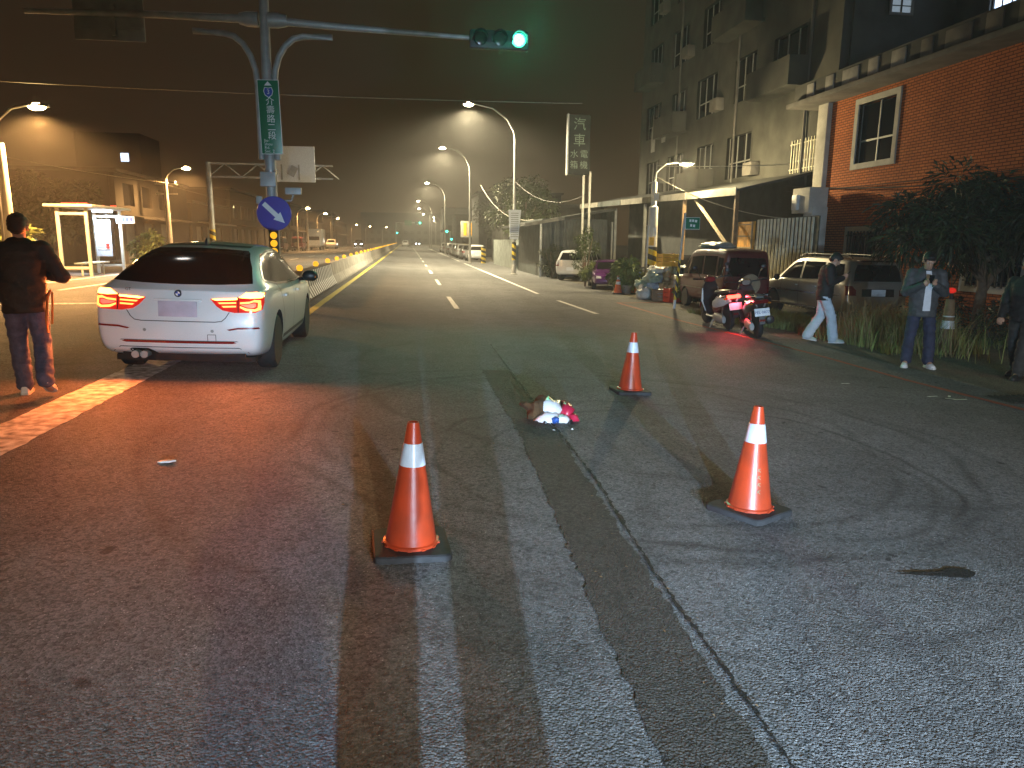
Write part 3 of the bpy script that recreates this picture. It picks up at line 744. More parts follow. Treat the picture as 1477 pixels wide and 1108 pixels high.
def stroke(name, parent, bvh, pts, wd, axis, m, off=.005):
    """a narrow strip along an open line, for seams and mouldings"""
    L = []; Rr = []
    for i, p in enumerate(pts):
        a, b = Vector(pts[max(i - 1, 0)]), Vector(pts[min(i + 1, len(pts) - 1)]); d = (b - a).normalized(); nn = Vector((-d.y, d.x)) * wd / 2
        L.append(tuple(Vector(p) + nn)); Rr.append(tuple(Vector(p) - nn))
    return decal(name, parent, bvh, L + Rr[::-1], axis, m, off, .08)
def mirror(poly): return [(-a, b) for a, b in poly][::-1]
WHEELS = {}
def wheel_meshes(r, wd, style='five'):
    k = (r, wd, style)
    if k in WHEELS: return WHEELS[k]
    t = MB(); t.lathe([(r * .64, -wd / 2), (r * .9, -wd / 2), (r * .985, -wd * .38), (r, -wd * .2), (r, wd * .2), (r * .985, wd * .38), (r * .9, wd / 2), (r * .64, wd / 2)], 36, axis='X')
    tm = t.mesh('wheel'); shade(tm, R(40)); tm.materials.append(MATS['rubber'])
    q = MB(); q.lathe([(.001, wd * .28), (r * .1, wd * .3), (r * .12, wd * .22), (r * .62, wd * .1), (r * .66, wd * .46), (r * .655, -wd * .46), (.001, -wd * .3)], 36, axis='X')
    for i in range(5 if style == 'five' else 8):
        a = 2 * math.pi * i / (5 if style == 'five' else 8); c, s = math.cos(a), math.sin(a)
        for dv in ((-.06, .06) if style == 'five' else (0,)):
            c2, s2 = math.cos(a + dv * 3), math.sin(a + dv * 3)
            q.tube([(wd * .3, c * r * .1, s * r * .1), (wd * .42, c2 * r * .62, s2 * r * .62)], [r * .07, r * .06], 6)
    qm = q.mesh('rim'); shade(qm, R(35)); qm.materials.append(MATS['alloy'])
    WHEELS[k] = (tm, qm); return tm, qm
def wheels(t, axles, half, r, wd, style='five'):
    tm, qm = wheel_meshes(r, wd, style)
    for ya in axles:
        for s in (-1, 1):
            o = link('wheel', tm, None, t); o.location = (s * (half - wd / 2 - .015), ya, r); o.rotation_euler = (0, 0, 0 if s > 0 else math.pi)
            link('rim', qm, None, o)

# ---- white fastback with its tail lamps lit
W = .915
sts = [st(-2.36, .86, .30, .985, .58, 1.045, .02), st(-2.16, .895, .24, 1.0, .66, 1.10, .035), st(-1.75, W, .20, 1.01, .635, 1.275, .05), st(-1.15, W, .19, 1.005, .60, 1.425, .055), st(-.4, W, .18, .985, .60, 1.475, .055), st(.35, W, .18, .965, .60, 1.45, .05), st(.85, W, .18, .955, .62, 1.30, .045), st(1.35, W, .19, .945, .68, 1.02, .035), st(1.85, .9, .20, .90, .66, .93, .04), st(2.25, .86, .22, .80, .6, .82, .03), st(2.38, .80, .26, .70, .52, .72, .02)]
rear = [.03, -.02, -.06, -.045, .0, .005, .01, .05, .10]; front = [-.04, .02, .05, .03, 0, -.02, -.03, -.05, -.08]
AX = (-1.41, 1.5); WR = .335
cme = car_mesh(sts, rear, front, AX, WR)
car = thing('white_car', 'white fastback car with its tail lamps lit, stopped at the end of the median barrier', 'car', (-2.54, 10.83, gz(-2.54)), R(0.5), ry=SLOPE)
body = link('body', cme, None, car); BV = bvh_of(cme)
wheels(car, AX, W, WR, .235)
gl = [(-.735, 1.065), (-.4, 1.05), (0, 1.045), (.4, 1.05), (.735, 1.065), (.66, 1.23), (.56, 1.385), (.52, 1.41), (.25, 1.425), (0, 1.43), (-.25, 1.425), (-.52, 1.41), (-.56, 1.385), (-.66, 1.23)]
decal('rear_window', car, BV, gl, 'rear', 'tinted_glass', .007, .035)
stroke('spoiler_edge', car, BV, [(-.5, 1.452), (0, 1.47), (.5, 1.452)], .02, 'rear', 'seam')
for s, ax in ((1, 'right'), (-1, 'left')):
    sw = decal('side_window', car, BV, [(-1.72, 1.10), (-1.5, 1.2), (-1.1, 1.335), (-.6, 1.39), (0, 1.395), (.4, 1.36), (.85, 1.2), (1.18, 1.02), (.6, 1.005), (-.4, 1.02), (-1.2, 1.045), (-1.6, 1.07)], ax, 'tinted_glass', .004)
    stroke('window_trim', sw, BV, [(-1.74, 1.085), (-1.2, 1.03), (-.4, 1.005), (.6, .99), (1.2, 1.005)], .02, ax, 'chrome', .008)
    stroke('window_trim', sw, BV, [(-1.74, 1.105), (-1.5, 1.225), (-1.1, 1.355), (-.6, 1.41), (0, 1.415), (.4, 1.38)], .016, ax, 'chrome', .008)
    for yy, z0, z1 in ((-.1, .28, 1.4), (1.1, .3, .98)): stroke('door_seam', car, BV, [(yy, z0), (yy, z1)], .012, ax, 'seam')
    stroke('door_seam', car, BV, [(-1.02, .4), (-.96, .6), (-1.1, .85), (-1.3, 1.05)], .012, ax, 'seam')
    for yy in (-.85, .25):
        hx = .925 * s; h = MB(); h.box((hx, yy, .87), (.03, .2, .03)); h.build('door_handle', 'white_paint', car, None, .008)
    stroke('sill_line', car, BV, [(-.95, .34), (1.05, .34)], .05, ax, 'seam', .003)
    mi = MB(); mi.ell((s * 1.03, .78, 1.04), (.12, .075, .085), 16, 8); mi.tube([(s * .86, .85, .98), (s * .98, .8, 1.0)], .03, 8)
    mo = mi.build('door_mirror', 'black_plastic', car, 50)
    if s > 0:
        q = MB(); q.box((s * 1.10, .735, 1.03), (.05, .02, .03)); q.build('mirror_lamp', 'amber_off', mo)
    # lamp unit
    o1 = [(.33, .905), (.42, .915), (.62, .925), (.70, .985), (.80, .99), (.868, .975), (.872, .87), (.862, .80), (.80, .765), (.58, .76), (.46, .785), (.40, .825)]
    tl = decal('tail_lamp', car, BV, o1 if s > 0 else mirror(o1), 'rear', 'tail_red', .006, .03)
    def sub(nm, poly, m, off): decal(nm, tl, BV, poly if s > 0 else mirror(poly), 'rear', m, off, .025)
    sub('indicator', [(.625, .925), (.70, .982), (.80, .985), (.862, .972), (.855, .925), (.74, .918)], 'amber_glow', .010)
    sub('light_bar', [(.345, .902), (.42, .912), (.61, .922), (.61, .902), (.40, .888)], 'amber_glow', .010)
    sub('light_bar', [(.41, .868), (.60, .876), (.60, .860), (.43, .852)], 'tail_glow', .010)
    sub('light_bar', [(.45, .832), (.60, .838), (.60, .822), (.47, .815)], 'tail_glow', .010)
    sub('light_ring', [(.64, .875), (.74, .885), (.79, .905), (.845, .90), (.85, .80), (.80, .778), (.70, .785), (.64, .815), (.64, .835), (.71, .81), (.79, .803), (.82, .82), (.82, .875), (.78, .88), (.73, .862), (.64, .855)], 'tail_glow', .010)
    sub('lamp_core', [(.65, .848), (.73, .855), (.78, .868), (.805, .865), (.805, .83), (.78, .815), (.71, .822), (.65, .845)], 'tail_core', .009)
    sub('lamp_gap', [(.612, .93), (.622, .93), (.628, .765), (.618, .765)], 'arch_black', .013)
    rf = [(.50, .575), (.62, .60), (.83, .605), (.84, .585), (.62, .578), (.53, .562)]
    bl = decal('bumper_reflector', car, BV, rf if s > 0 else mirror(rf), 'rear', 'reflector_red', .006, .03)
    sg_ = [(.53, .765), (.49, .70), (.45, .665), (.38, .655)]
    stroke('tailgate_seam', car, BV, sg_ if s > 0 else [(-a, b) for a, b in sg_], .009, 'rear', 'seam')
    for xx in (.35,):
        ps = decal('parking_sensor', car, BV, [(s * xx + .018 * math.cos(R(a)), .555 + .018 * math.sin(R(a))) for a in range(0, 360, 40)], 'rear', 'sign_back', .004, .03)
stroke('tailgate_seam', car, BV, [(-.385, .655), (.385, .655)], .009, 'rear', 'seam')
decal('bumper_slot', car, BV, [(-.60, .425), (-.57, .438), (.57, .438), (.60, .425), (.55, .414), (-.55, .414)], 'rear', 'reflector_red', .006, .05)
decal('bumper_lip', car, BV, [(-.60, .446), (.60, .446), (.62, .438), (-.62, .438)], 'rear', 'seam', .006, .05)
stroke('bumper_seam', car, BV, [(-.72, .30), (-.62, .365), (.62, .365), (.72, .30)], .008, 'rear', 'seam')
tw = [(.30, .515), (.385, .515), (.385, .425), (.30, .425)]
for a, b in zip(tw, tw[1:] + tw[:1]): stroke('tow_eye_cover', car, BV, [a, b], .006, 'rear', 'seam')
ex = decal('exhaust_cutout', car, BV, [(-.54, .27), (-.53, .335), (-.50, .35), (-.33, .35), (-.28, .325), (-.24, .27)], 'rear', 'arch_black', .006, .04)
for xx in (-.45, -.36):
    q = MB(); q.lathe([(.034, -.06), (.04, -.06), (.04, .08), (.034, .08)], 16, (xx, -2.36, .285), 'Y'); q.build('exhaust_pipe', 'sign_back', ex, 40)
def rear_y(x, z): return BV.ray_cast(Vector((x, -9, z)), Vector((0, 1, 0)))[0].y
pk = decal('plate_recess', car, BV, [(-.29, .905), (.29, .905), (.33, .75), (.30, .695), (-.30, .695), (-.33, .75)], 'rear', 'white_paint', .003, .05)
q = MB(); q.box((0, rear_y(0, .78) - .012, .79), (.40, .012, .17)); pl = q.build('licence_plate', 'plate_car', car, None, .004)
q = MB(); q.box((0, rear_y(0, .88) - .014, .885), (.5, .03, .025)); q.build('plate_lamp_bar', 'white_paint', car, None, .008)
ey = rear_y(0, .955)
em = MB(); em.lathe([(.001, -.012), (.038, -.012), (.041, -.004), (.041, .02), (.001, .02)], 28, (0, ey - .004, .955), 'Y'); eo = em.build('emblem', 'chrome', car, 40)
em = MB(); em.lathe([(.0375, -.002), (.0375, 0), (.001, 0), (.001, -.002)], 28, (0, ey - .0165, .955), 'Y'); em.build('emblem_ring', 'black_plastic', eo, 40)
for k in range(4):
    em = MB(); a0 = R(90 * k)
    em.add([(0, ey - .0205, .955)] + [(.024 * math.cos(a0 + R(a)), ey - .0205, .955 + .024 * math.sin(a0 + R(a))) for a in range(0, 91, 15)], [(0, i, i + 1) for i in range(1, 7)]); em.build('emblem_quarter', 'shield_blue' if k % 2 else 'sign_white', eo)
text('GT', .045, 'chrome', car, (-.52, rear_y(-.52, .985) - .006, .985), FACE, 'badge')
fn = MB(); fn.rings([[Vector((x, y, 1.485 + h)) for x, y, h in ((-.02 * k, -1.12 + .02 * k, 0), (.02 * k, -1.12 + .02 * k, 0), (.02 * k, -.98, 0), (-.02 * k, -.98, 0))] if False else [Vector((-.018 * k, -1.1 + .05 * (1 - k), z)), Vector((.018 * k, -1.1 + .05 * (1 - k), z)), Vector((.01 * k, -.95 + .02 * k, z)), Vector((-.01 * k, -.95 + .02 * k, z))] for k, z in ((1, 1.46), (.9, 1.5), (.5, 1.54), (.2, 1.555))]); fn.build('roof_antenna', 'black_plastic', car, 60)
q = MB(); q.box((0, 0, .2), (1.5, 4.2, .06)); q.build('underbody', 'arch_black', car)
q = MB(); q.box((.02, -2.2, .30), (1.3, .1, .1)); q.build('diffuser', 'arch_black', car)
lamp('AREA', (-.72, -2.52, .87), 40, (1, .19, .035), car, .1, rot=(R(-80), 0, 0), name='tail_light').data.size = .25
lamp('AREA', (.72, -2.52, .87), 40, (1, .19, .035), car, .1, rot=(R(-80), 0, 0), name='tail_light').data.size = .25

# ---- generic cars
def any_car(name, label, cat, loc, rz, sts, rear, front, axles, wr, half, paint, rwin, swin, tails, group=None, plate=(0, .7), bulge=.06, extras=None, tail_m='tail_off', lvl=2, style='five', wd=.2, front_lamps=None, windscreen=None, hubs=True):
    me = car_mesh(sts, rear, front, axles, wr, bulge, True, lvl, paint)
    t = thing(name, label, cat, loc, rz, group, ry=SLOPE * .3 if loc[0] > 6 else 0)
    link('body', me, None, t); bv = bvh_of(me); wheels(t, axles, half, wr, wd, style)
    if rwin: decal('rear_window', t, bv, rwin, 'rear', 'tinted_glass', .005)
    for sd in ('left', 'right'):
        for w_ in swin: decal('side_window', t, bv, w_, sd, 'tinted_glass', .005)
    for tp in tails:
        for q in (tp, mirror(tp)): decal('tail_lamp', t, bv, q, 'rear', tail_m, .006, .04)
    if windscreen: decal('windscreen', t, bv, windscreen, 'front', 'tinted_glass', .005)
    for hp in front_lamps or ():
        for q in (hp, mirror(hp)): decal('head_lamp', t, bv, q, 'front', 'lens_clear', .006, .04)
    if plate:
        ly = bv.ray_cast(Vector((plate[0], -9, plate[1])), Vector((0, 1, 0)))[0].y
        q = MB(); q.box((plate[0], ly - .012, plate[1]), (.36, .015, .16)); q.build('licence_plate', 'plate_white', t)
    if extras: extras(t, bv)
    return t
ZR = [0.] * 9
# silver people carrier beside the brick house
sv = [st(-2.2, .80, .36, 1.0, .60, 1.50, .03), st(-2.0, .825, .30, 1.0, .66, 1.56, .03), st(-1.2, .83, .27, 1.0, .66, 1.60, .03), st(0, .83, .26, .99, .66, 1.61, .03), st(.55, .83, .26, .98, .65, 1.55, .03), st(1.0, .83, .26, .97, .66, 1.28, .03), st(1.35, .83, .26, .96, .68, 1.02, .03), st(1.9, .81, .27, .90, .6, .93, .03), st(2.2, .74, .32, .78, .5, .80, .02)]
def suv_x(t, bv):
    for s, sd in ((1, 'right'), (-1, 'left')):
        stroke('side_moulding', t, bv, [(-1.95, .70), (1.95, .68)], .035, sd, 'alloy', .012)
        for yy in (.95, 0, -.95): stroke('door_seam', t, bv, [(yy, .34), (yy, 1.0)], .012, sd, 'seam')
        q = MB(); q.box((s * .88, 0.05, .33), (.14, 2.3, .045)); q.build('running_board', 'alloy', t, None, .01)
        q = MB(); q.ell((s * .93, 1.02, 1.02), (.09, .06, .085), 12, 8); q.build('door_mirror', 'black_plastic', t, 50)
        for yy in (-.75, .2): q = MB(); q.box((s * .838, yy, .86), (.03, .16, .03)); q.build('door_handle', 'silver_paint', t)
        q = MB(); q.tube([(s * .55, -1.9, 1.6), (s * .55, -1.6, 1.67), (s * .55, .2, 1.68), (s * .55, .5, 1.6)], .02, 8); q.build('roof_rail', 'black_plastic', t, 60)
        decal('rear_bumper', t, bv, [(s * .02, .36), (s * .02, .56), (s * .78, .56), (s * .78, .38)], 'rear', 'silver_paint', .03, .1)
    decal('plate_panel', t, bv, [(-.42, .70), (.42, .70), (.42, .88), (-.42, .88)], 'rear', 'black_plastic', .006)
    q = MB(); q.box((0, -2.2, 1.54), (1.15, .2, .04)); q.build('rear_spoiler', 'black_plastic', t, None, .015)
    q = MB(); q.box((.0, -2.245, .5), (.7, .02, .06)); q.build('bumper_trim', 'seam', t)
any_car('silver_car', 'silver people carrier parked beside the orange brick house', 'car', (11.15, 18.55, gz(11.1)), R(0), sv, [0, -.06, -.05, -.02, 0, 0, .01, .06, .13], [-.03, .02, .04, .02, 0, -.02, -.03, -.05, -.1], (-1.35, 1.35), .32, .83, 'silver_paint',
        [(-.62, 1.06), (.62, 1.06), (.58, 1.3), (.5, 1.45), (-.5, 1.45), (-.58, 1.3)], [[(-1.95, 1.06), (-1.15, 1.05), (-1.1, 1.47), (-1.8, 1.46)], [(-1.02, 1.05), (-.05, 1.03), (-.05, 1.48), (-1.0, 1.48)], [(.05, 1.03), (1.15, 1.0), (.85, 1.22), (.5, 1.43), (.05, 1.48)]],
        [[(.56, .72), (.79, .72), (.79, .95), (.66, .95), (.56, .85)]], None, (0, .79), extras=suv_x)
# dark red microvan
mv = [st(-1.66, .68, .36, .98, .58, 1.66, .02), st(-1.5, .71, .30, .98, .62, 1.72, .03), st(-.6, .72, .28, .97, .62, 1.76, .03), st(.4, .72, .28, .96, .62, 1.76, .03), st(.95, .72, .28, .95, .60, 1.68, .03), st(1.3, .72, .28, .94, .58, 1.35, .03), st(1.55, .70, .29, .92, .56, 1.05, .03), st(1.68, .66, .34, .80, .5, .86, .02)]
def van_x(t, bv):
    for s, sd in ((1, 'right'), (-1, 'left')):
        for yy in (.9, -.15, -1.1): stroke('door_seam', t, bv, [(yy, .34), (yy, 1.6)], .012, sd, 'seam')
        q = MB(); q.box((s * .82, 1.15, 1.05), (.12, .05, .2)); q.build('door_mirror', 'black_plastic', t, None, .02)
        stroke('rain_gutter', t, bv, [(-1.5, 1.62), (.95, 1.62)], .03, sd, 'alloy', .01)
        stroke('side_moulding', t, bv, [(-1.5, .62), (1.5, .62)], .03, sd, 'eave_metal', .01)
    q = MB(); q.lathe([(.10, -.09), (.26, -.1), (.29, -.05), (.29, .05), (.26, .07), (.1, .07)], 30, (-.02, -1.78, .82), 'Y'); sw = q.build('spare_wheel', 'rubber', t, 40)
    q = MB(); q.lathe([(.2, -.015), (.275, -.015), (.285, .03), (.2, .03)], 30, (-.02, -1.885, .82), 'Y'); q.build('wheel_cover', 'timber_pale', sw, 40)
    for s in (-1, 1): q = MB(); q.box((s * .5, -1.75, .56), (.12, .02, .05)); q.build('reflector', 'plate_white', t)
    q = MB(); q.box((0, -1.72, .42), (1.35, .1, .14)); q.build('rear_bumper', 'black_plastic', t, None, .02)
    for k, (y, w_) in enumerate(((-.9, 1.0), (-.2, 1.1), (.4, .9))):
        pass
any_car('microvan', 'dark red boxy microvan with a spare wheel on its tailgate behind two scooters', 'van', (9.14, 20.75, gz(9.1)), R(0), mv, [0, 0, -.01, -.01, 0, 0, .005, .02, .04], [-.02, 0, .02, .02, .01, 0, 0, -.02, -.05], (-1.0, 1.1), .27, .72, 'maroon_paint',
        [(-.58, 1.02), (.58, 1.02), (.55, 1.3), (.5, 1.52), (-.5, 1.52), (-.55, 1.3)], [[(-1.5, 1.02), (-1.15, 1.02), (-1.15, 1.52), (-1.45, 1.5)], [(-1.05, 1.02), (-.2, 1.02), (-.2, 1.55), (-1.05, 1.55)], [(-.1, 1.02), (.85, 1.0), (.8, 1.5), (-.1, 1.55)], [(.95, 1.0), (1.42, .98), (1.2, 1.3), (.97, 1.5)]],
        [[(.6, .52), (.68, .52), (.68, .75), (.6, .75)]], None, (.3, .47), extras=van_x, style='eight', wd=.16)
# small hatchbacks and saloons
hb = [st(-1.9, .78, .34, .96, .56, 1.40, .02), st(-1.7, .82, .27, .97, .62, 1.45, .03), st(-.8, .83, .24, .96, .60, 1.50, .03), st(.1, .83, .24, .95, .60, 1.49, .03), st(.55, .83, .24, .94, .60, 1.36, .03), st(1.05, .83, .24, .93, .64, 1.03, .03), st(1.55, .81, .25, .88, .6, .92, .03), st(1.9, .72, .30, .74, .5, .76, .02)]
sd_ = [st(-2.2, .80, .32, .92, .60, .97, .02), st(-1.95, .84, .26, .94, .66, 1.0, .03), st(-1.5, .85, .23, .94, .62, 1.12, .03), st(-.9, .85, .22, .93, .58, 1.38, .04), st(-.2, .85, .22, .92, .58, 1.43, .04), st(.45, .85, .22, .91, .58, 1.37, .03), st(1.1, .85, .22, .90, .64, .99, .03), st(1.7, .83, .24, .84, .6, .88, .03), st(2.2, .74, .30, .70, .5, .72, .02)]
HB = dict(rear=[0, -.05, -.05, -.03, 0, 0, .02, .1, .22], front=[-.03, .02, .04, .02, 0, -.02, -.03, -.05, -.1], axles=(-1.2, 1.25), wr=.3, half=.83, rwin=[(-.58, 1.02), (.58, 1.02), (.5, 1.36), (-.5, 1.36)], swin=[[(-1.6, 1.05), (-.85, 1.0), (-.85, 1.38), (-1.4, 1.34)], [(-.78, 1.0), (0, .99), (0, 1.4), (-.78, 1.4)], [(.08, .99), (1.0, .98), (.5, 1.3), (.08, 1.4)]], tails=[[(.6, .72), (.78, .72), (.77, 1.0), (.66, 1.0)]], windscreen=[(-.6, 1.02), (.6, 1.02), (.5, 1.36), (-.5, 1.36)], front_lamps=[[(.42, .62), (.68, .62), (.66, .76), (.45, .72)]], plate=(0, .6))
SD = dict(rear=[0, -.05, -.05, -.02, 0, 0, .01, .02, .03], front=[-.03, .02, .04, .02, 0, -.02, -.03, -.05, -.08], axles=(-1.35, 1.35), wr=.31, half=.85, rwin=[(-.62, 1.03), (.62, 1.03), (.48, 1.34), (-.48, 1.34)], swin=[[(-1.25, 1.02), (-.15, .98), (-.15, 1.33), (-.75, 1.3)], [(-.08, .98), (1.0, .96), (.4, 1.28), (-.08, 1.33)]], tails=[[(.5, .7), (.8, .7), (.8, .86), (.5, .84)]], windscreen=[(-.6, 1.0), (.6, 1.0), (.48, 1.32), (-.48, 1.32)], front_lamps=[[(.45, .58), (.7, .58), (.68, .7), (.48, .68)]], plate=(0, .58))
def put(kind, name, label, x, y, rz, paint, group=None, **kw):
    d = dict(HB if kind == 'h' else SD); d.update(kw)
    return any_car(name, label, 'car', (x, y, gz(x)), rz, hb if kind == 'h' else sd_, d.pop('rear'), d.pop('front'), d.pop('axles'), d.pop('wr'), d.pop('half'), paint, d.pop('rwin'), d.pop('swin'), d.pop('tails'), group, **d)
put('h', 'white_hatchback', 'white hatchback parked nose-in between the hedge and the leafy shrub', 8.85, 37.2, R(-32), 'car_white')
put('s', 'purple_car', 'low purple car nosing out beside the potted plants and old cones', 8.35, 30.6, R(170), 'car_purple').scale = (.86, .86, .82)
put('s', 'dark_saloon', 'dark saloon parked under the shed roof behind the potted plants', 11.2, 29.6, R(96), 'car_dark')
p1 = put('h', 'parked_hatchback', 'pale hatchback parked at the near end of the roadside row by the grey wall', 6.1, 68, 0, 'car_white')
p2 = put('s', 'parked_saloon', 'grey saloon parked in the roadside row ahead of the pale hatchback', 6.0, 74.5, 0, 'car_grey')
far_cars = [(p1, 5.9, 81), (p2, 6.0, 87), (p1, 6.0, 93), (p2, 5.9, 99.5), (p1, 6.1, 106), (p2, 6, 112), (p1, 5.9, 120)]
for src, x, y in far_cars:
    c = copy_tree(src); c.location = (x, y, gz(x)); c['label'] = 'small car in the distant roadside row beyond the grey saloon'; c['group'] = 'cars parked in the distant roadside row'
# opposite side: van, box truck, white car, oncoming car with its headlamps on
vn = copy_tree(bpy.data.objects['microvan']); vn.location = (-14.4, 88, gz(-14.4)); vn.rotation_euler = (0, 0, 0); vn['label'] = 'boxy van parked across the road ahead of the box truck'
vn2 = copy_tree(bpy.data.objects['microvan']); vn2.location = (-13.6, 97, gz(-13)); vn2['label'] = 'second boxy van parked across the road, tight against the box truck'
for ch in vn2.children_recursive + vn.children_recursive: pass
wc = copy_tree(p1); wc.location = (-12.0, 122, gz(-12)); wc.rotation_euler = (0, 0, math.pi); wc['label'] = 'white hatchback facing us beside the box truck across the road'; 
tk = thing('box_truck', 'pale box truck parked across the road between van and white hatchback', 'truck', (-12.9, 108, gz(-13)))
q = MB(); q.box((0, 1.6, 1.75), (2.0, 4.4, 2.3)); q.build('cargo_box', 'car_white', tk, None, .04)
q = MB(); q.rings([[Vector((s * .95, y, z)) for s, z in ((-1, .55), (1, .55), (1, zt), (-1, zt))] for y, zt in ((-.7, 2.0), (-1.5, 1.95), (-1.95, 1.35), (-2.0, .6))]); q.build('cab', 'car_white', tk, 30)
q = MB(); q.add([(-.8, -1.57, 1.85), (.8, -1.57, 1.85), (.85, -1.93, 1.35), (-.85, -1.93, 1.35)], [(0, 1, 2, 3)]); o = q.build('windscreen', 'tinted_glass', tk); o.location = (0, -.02, .01)
for s in (-1, 1):
    q = MB(); q.box((s * .72, -2.02, .8), (.3, .04, .16)); q.build('head_lamp', 'lens_clear', tk, None, .01)
q = MB(); q.box((0, -2.02, .52), (1.9, .12, .2)); q.build('bumper', 'sign_back', tk, None, .02)
wheels(tk, (-1.2, 2.6), .95, .38, .22, 'eight')
oc = put('s', 'oncoming_car', 'oncoming dark saloon with bright headlamps beyond the white hatchback', -9.5, 150, math.pi, 'car_dark')
for s in (-1, 1):
    q = MB(); q.ell((s * .56, 2.28, .64), (.13, .05, .09), 12, 6); q.build('lit_lamp', 'headlight_on', oc, 60)
lamp('SPOT', (-9.5, 147.4, .75), 250, (1, .95, .85), None, .1, R(80), .5, (R(84), 0, R(180)), 'headlight')
for k, (x, y) in enumerate(((3.2, 245), (-.6, 262))):
    f = copy_tree(oc); f.location = (x, y, gz(x)); f['label'] = 'tiny car with bright headlamps waiting under the distant green signal'; f['group'] = 'distant cars with bright headlamps'
ws = copy_tree(p1); ws.location = (-.6, 190, gz(0)); ws['label'] = 'small white car driving away down the middle of the road'
# police car behind the photographer: its headlamps light the foreground
pc = copy_tree(bpy.data.objects['silver_car']); pc.name = 'waiting_car'; pc.location = (.82, -6.0, gz(.8)); pc['label'] = 'silver people carrier with headlamps on, standing behind the photographer'
for s in (-1, 1):
    q = MB(); q.ell((s * .6, 2.2, .76), (.1, .05, .08), 16, 8); q.build('lit_lamp', 'headlight_on', pc, 60)
    lamp('SPOT', (.82 + s * .78, -3.72, .86), HEAD_POWER, (.5, .74, 1.), None, .012, R(60 if s > 0 else 54), 1., (R(87), 0, R(-9 if s > 0 else -6)), 'headlight')
# ================================================================== CONES AND DEBRIS
def cone(label, x, y, rz, scale=1., m='cone_orange', marks=False, tilt=0., group=None, band=True, stripes=1, cat='traffic cone'):
    t = thing('traffic_cone', label, cat, (x, y, gz(x) + .004), rz, group, ry=tilt if tilt else SLOPE * (x < 7))
    t.scale = (scale,) * 3
    b = MB(); hw = .195; pl = []
    for sx, sy in ((1, 1), (-1, 1), (-1, -1), (1, -1)):
        a0 = math.atan2(sy, sx)
        for da in (-35, 0, 35): pl.append((sx * (hw - .03) + .03 * 1.3 * math.cos(a0 + R(da)), sy * (hw - .03) + .03 * 1.3 * math.sin(a0 + R(da))))
    pl.sort(key=lambda p: math.atan2(p[1], p[0]))
    b.rings([[Vector((u * k, v * k, z)) for u, v in pl] for k, z in ((1, 0), (1, .03), (.96, .037))]); b.build('base', 'cone_base', t, 30)
    c = MB(); P = [(.148, .036), (.148, .05), (.136, .056), (.03, .70), (.024, .70), (.024, .66)]
    c.lathe(P, 40); c.build('cone_body', m, t, 40)
    for j in range(26):     # ragged moulded flange
        a = 2 * math.pi * j / 26; f = MB(); f.box((.149 * math.cos(a), .149 * math.sin(a), .042), (.014, .02, .008), a); f.build('flange_tooth', m, t) if j % 2 and scale > .9 and x < 7 else None
    def rad(z): return .136 - (.106) * (z - .056) / .644 + .0025
    for z0, z1 in ((.47, .59),) if stripes == 1 else ((.33, .43), (.5, .6)):
        q = MB(); q.lathe([(rad(z0) - .002, z0), (rad(z0), z0 + .001), (rad(z1), z1 - .001), (rad(z1) - .002, z1)], 40); q.build('reflective_band', 'cone_band', t, 40)
    if marks:  # hand-written marks running up the side
        for k, z in enumerate((.17, .215, .26, .305)):
            a = R(-90 - 34); r = rad(z) + .001
            for (du, dv, L, an) in ((0, .008, .018, .3), (.004, -.006, .016, -.8), (-.006, 0, .014, 1.2)):
                q = MB(); aa = a + du / r; q.box((r * math.cos(aa), r * math.sin(aa), z + dv), (.002, L, .005), aa, an); q.build('ink_mark', 'bag_brown', t)
    return t
cone('orange cone standing alone across the narrow pale strip, nearest the old trench patch start', -.01, 3.78, R(4))['label'] = 'orange traffic cone on the wheel track, standing alone beside the trench patch'
cone('orange traffic cone with hand-written marks up its side', 2.17, 4.28, R(31), marks=True)
cone('orange traffic cone beyond the little debris heap, towards the scooters', 2.56, 8.2, R(2))

dh = thing('debris_heap', 'small heap of broken white, red and blue pieces with a brown rag on the asphalt', 'debris', (1.37, 6.72, gz(1.37) + .004), R(10))
def lump(r, seed, n=16, k=10, amp=.28, flat=True):
    q = MB(); q.ell((0, 0, 0), r, n, k)
    V = []
    for v in q.v:
        w_ = Vector(v); d = 1 + amp * mnoise.noise(Vector((w_.x / r[0], w_.y / r[1], w_.z / r[2])) * 1.4 + Vector((seed * 3.1, 0, 0)))
        w_ *= d
        if flat: w_.z = max(w_.z, -r[2] * .75)
        V.append((w_.x, w_.y, w_.z + r[2] * .75))
    q.v = V; return q
lump((.16, .13, .11), 1, 20, 14, .7).build('brown_rag', 'debris_brown', dh, 30).location = (-.1, .16, 0)
def shard(m, name, c, d, rot, bend):
    q = MB(); nx, ny = 6, 5; V = []
    for j in range(ny):
        for i in range(nx):
            u, v = i / (nx - 1) - .5, j / (ny - 1) - .5
            e_ = 1 - .7 * abs(mnoise.noise((u * 6 + c[0] * 19, v * 6, c[1] * 17)))
            V.append(Vector((u * d[0] * e_, v * d[1] * e_, bend * (u * u + v * v) * -1 + .01 * mnoise.noise((u * 9, v * 9, c[0] * 20)))))
    q.add(V, [(j * nx + i, j * nx + i + 1, (j + 1) * nx + i + 1, (j + 1) * nx + i) for j in range(ny - 1) for i in range(nx - 1)])
    o = q.build(name, m, dh, 60); o.location = c; o.rotation_euler = rot
    md = o.modifiers.new('t', 'SOLIDIFY'); md.thickness = .006
    return o
shard('debris_white', 'white_shell', (.0, .02, .12), (.3, .3, .1), (R(62), R(10), 0), .3)
shard('debris_white', 'white_shell', (-.06, -.06, .07), (.26, .2, .1), (R(40), R(-15), R(20)), .25)
shard('debris_white', 'white_shell', (.05, -.1, .05), (.22, .14, .1), (R(55), R(12), R(-20)), .3)
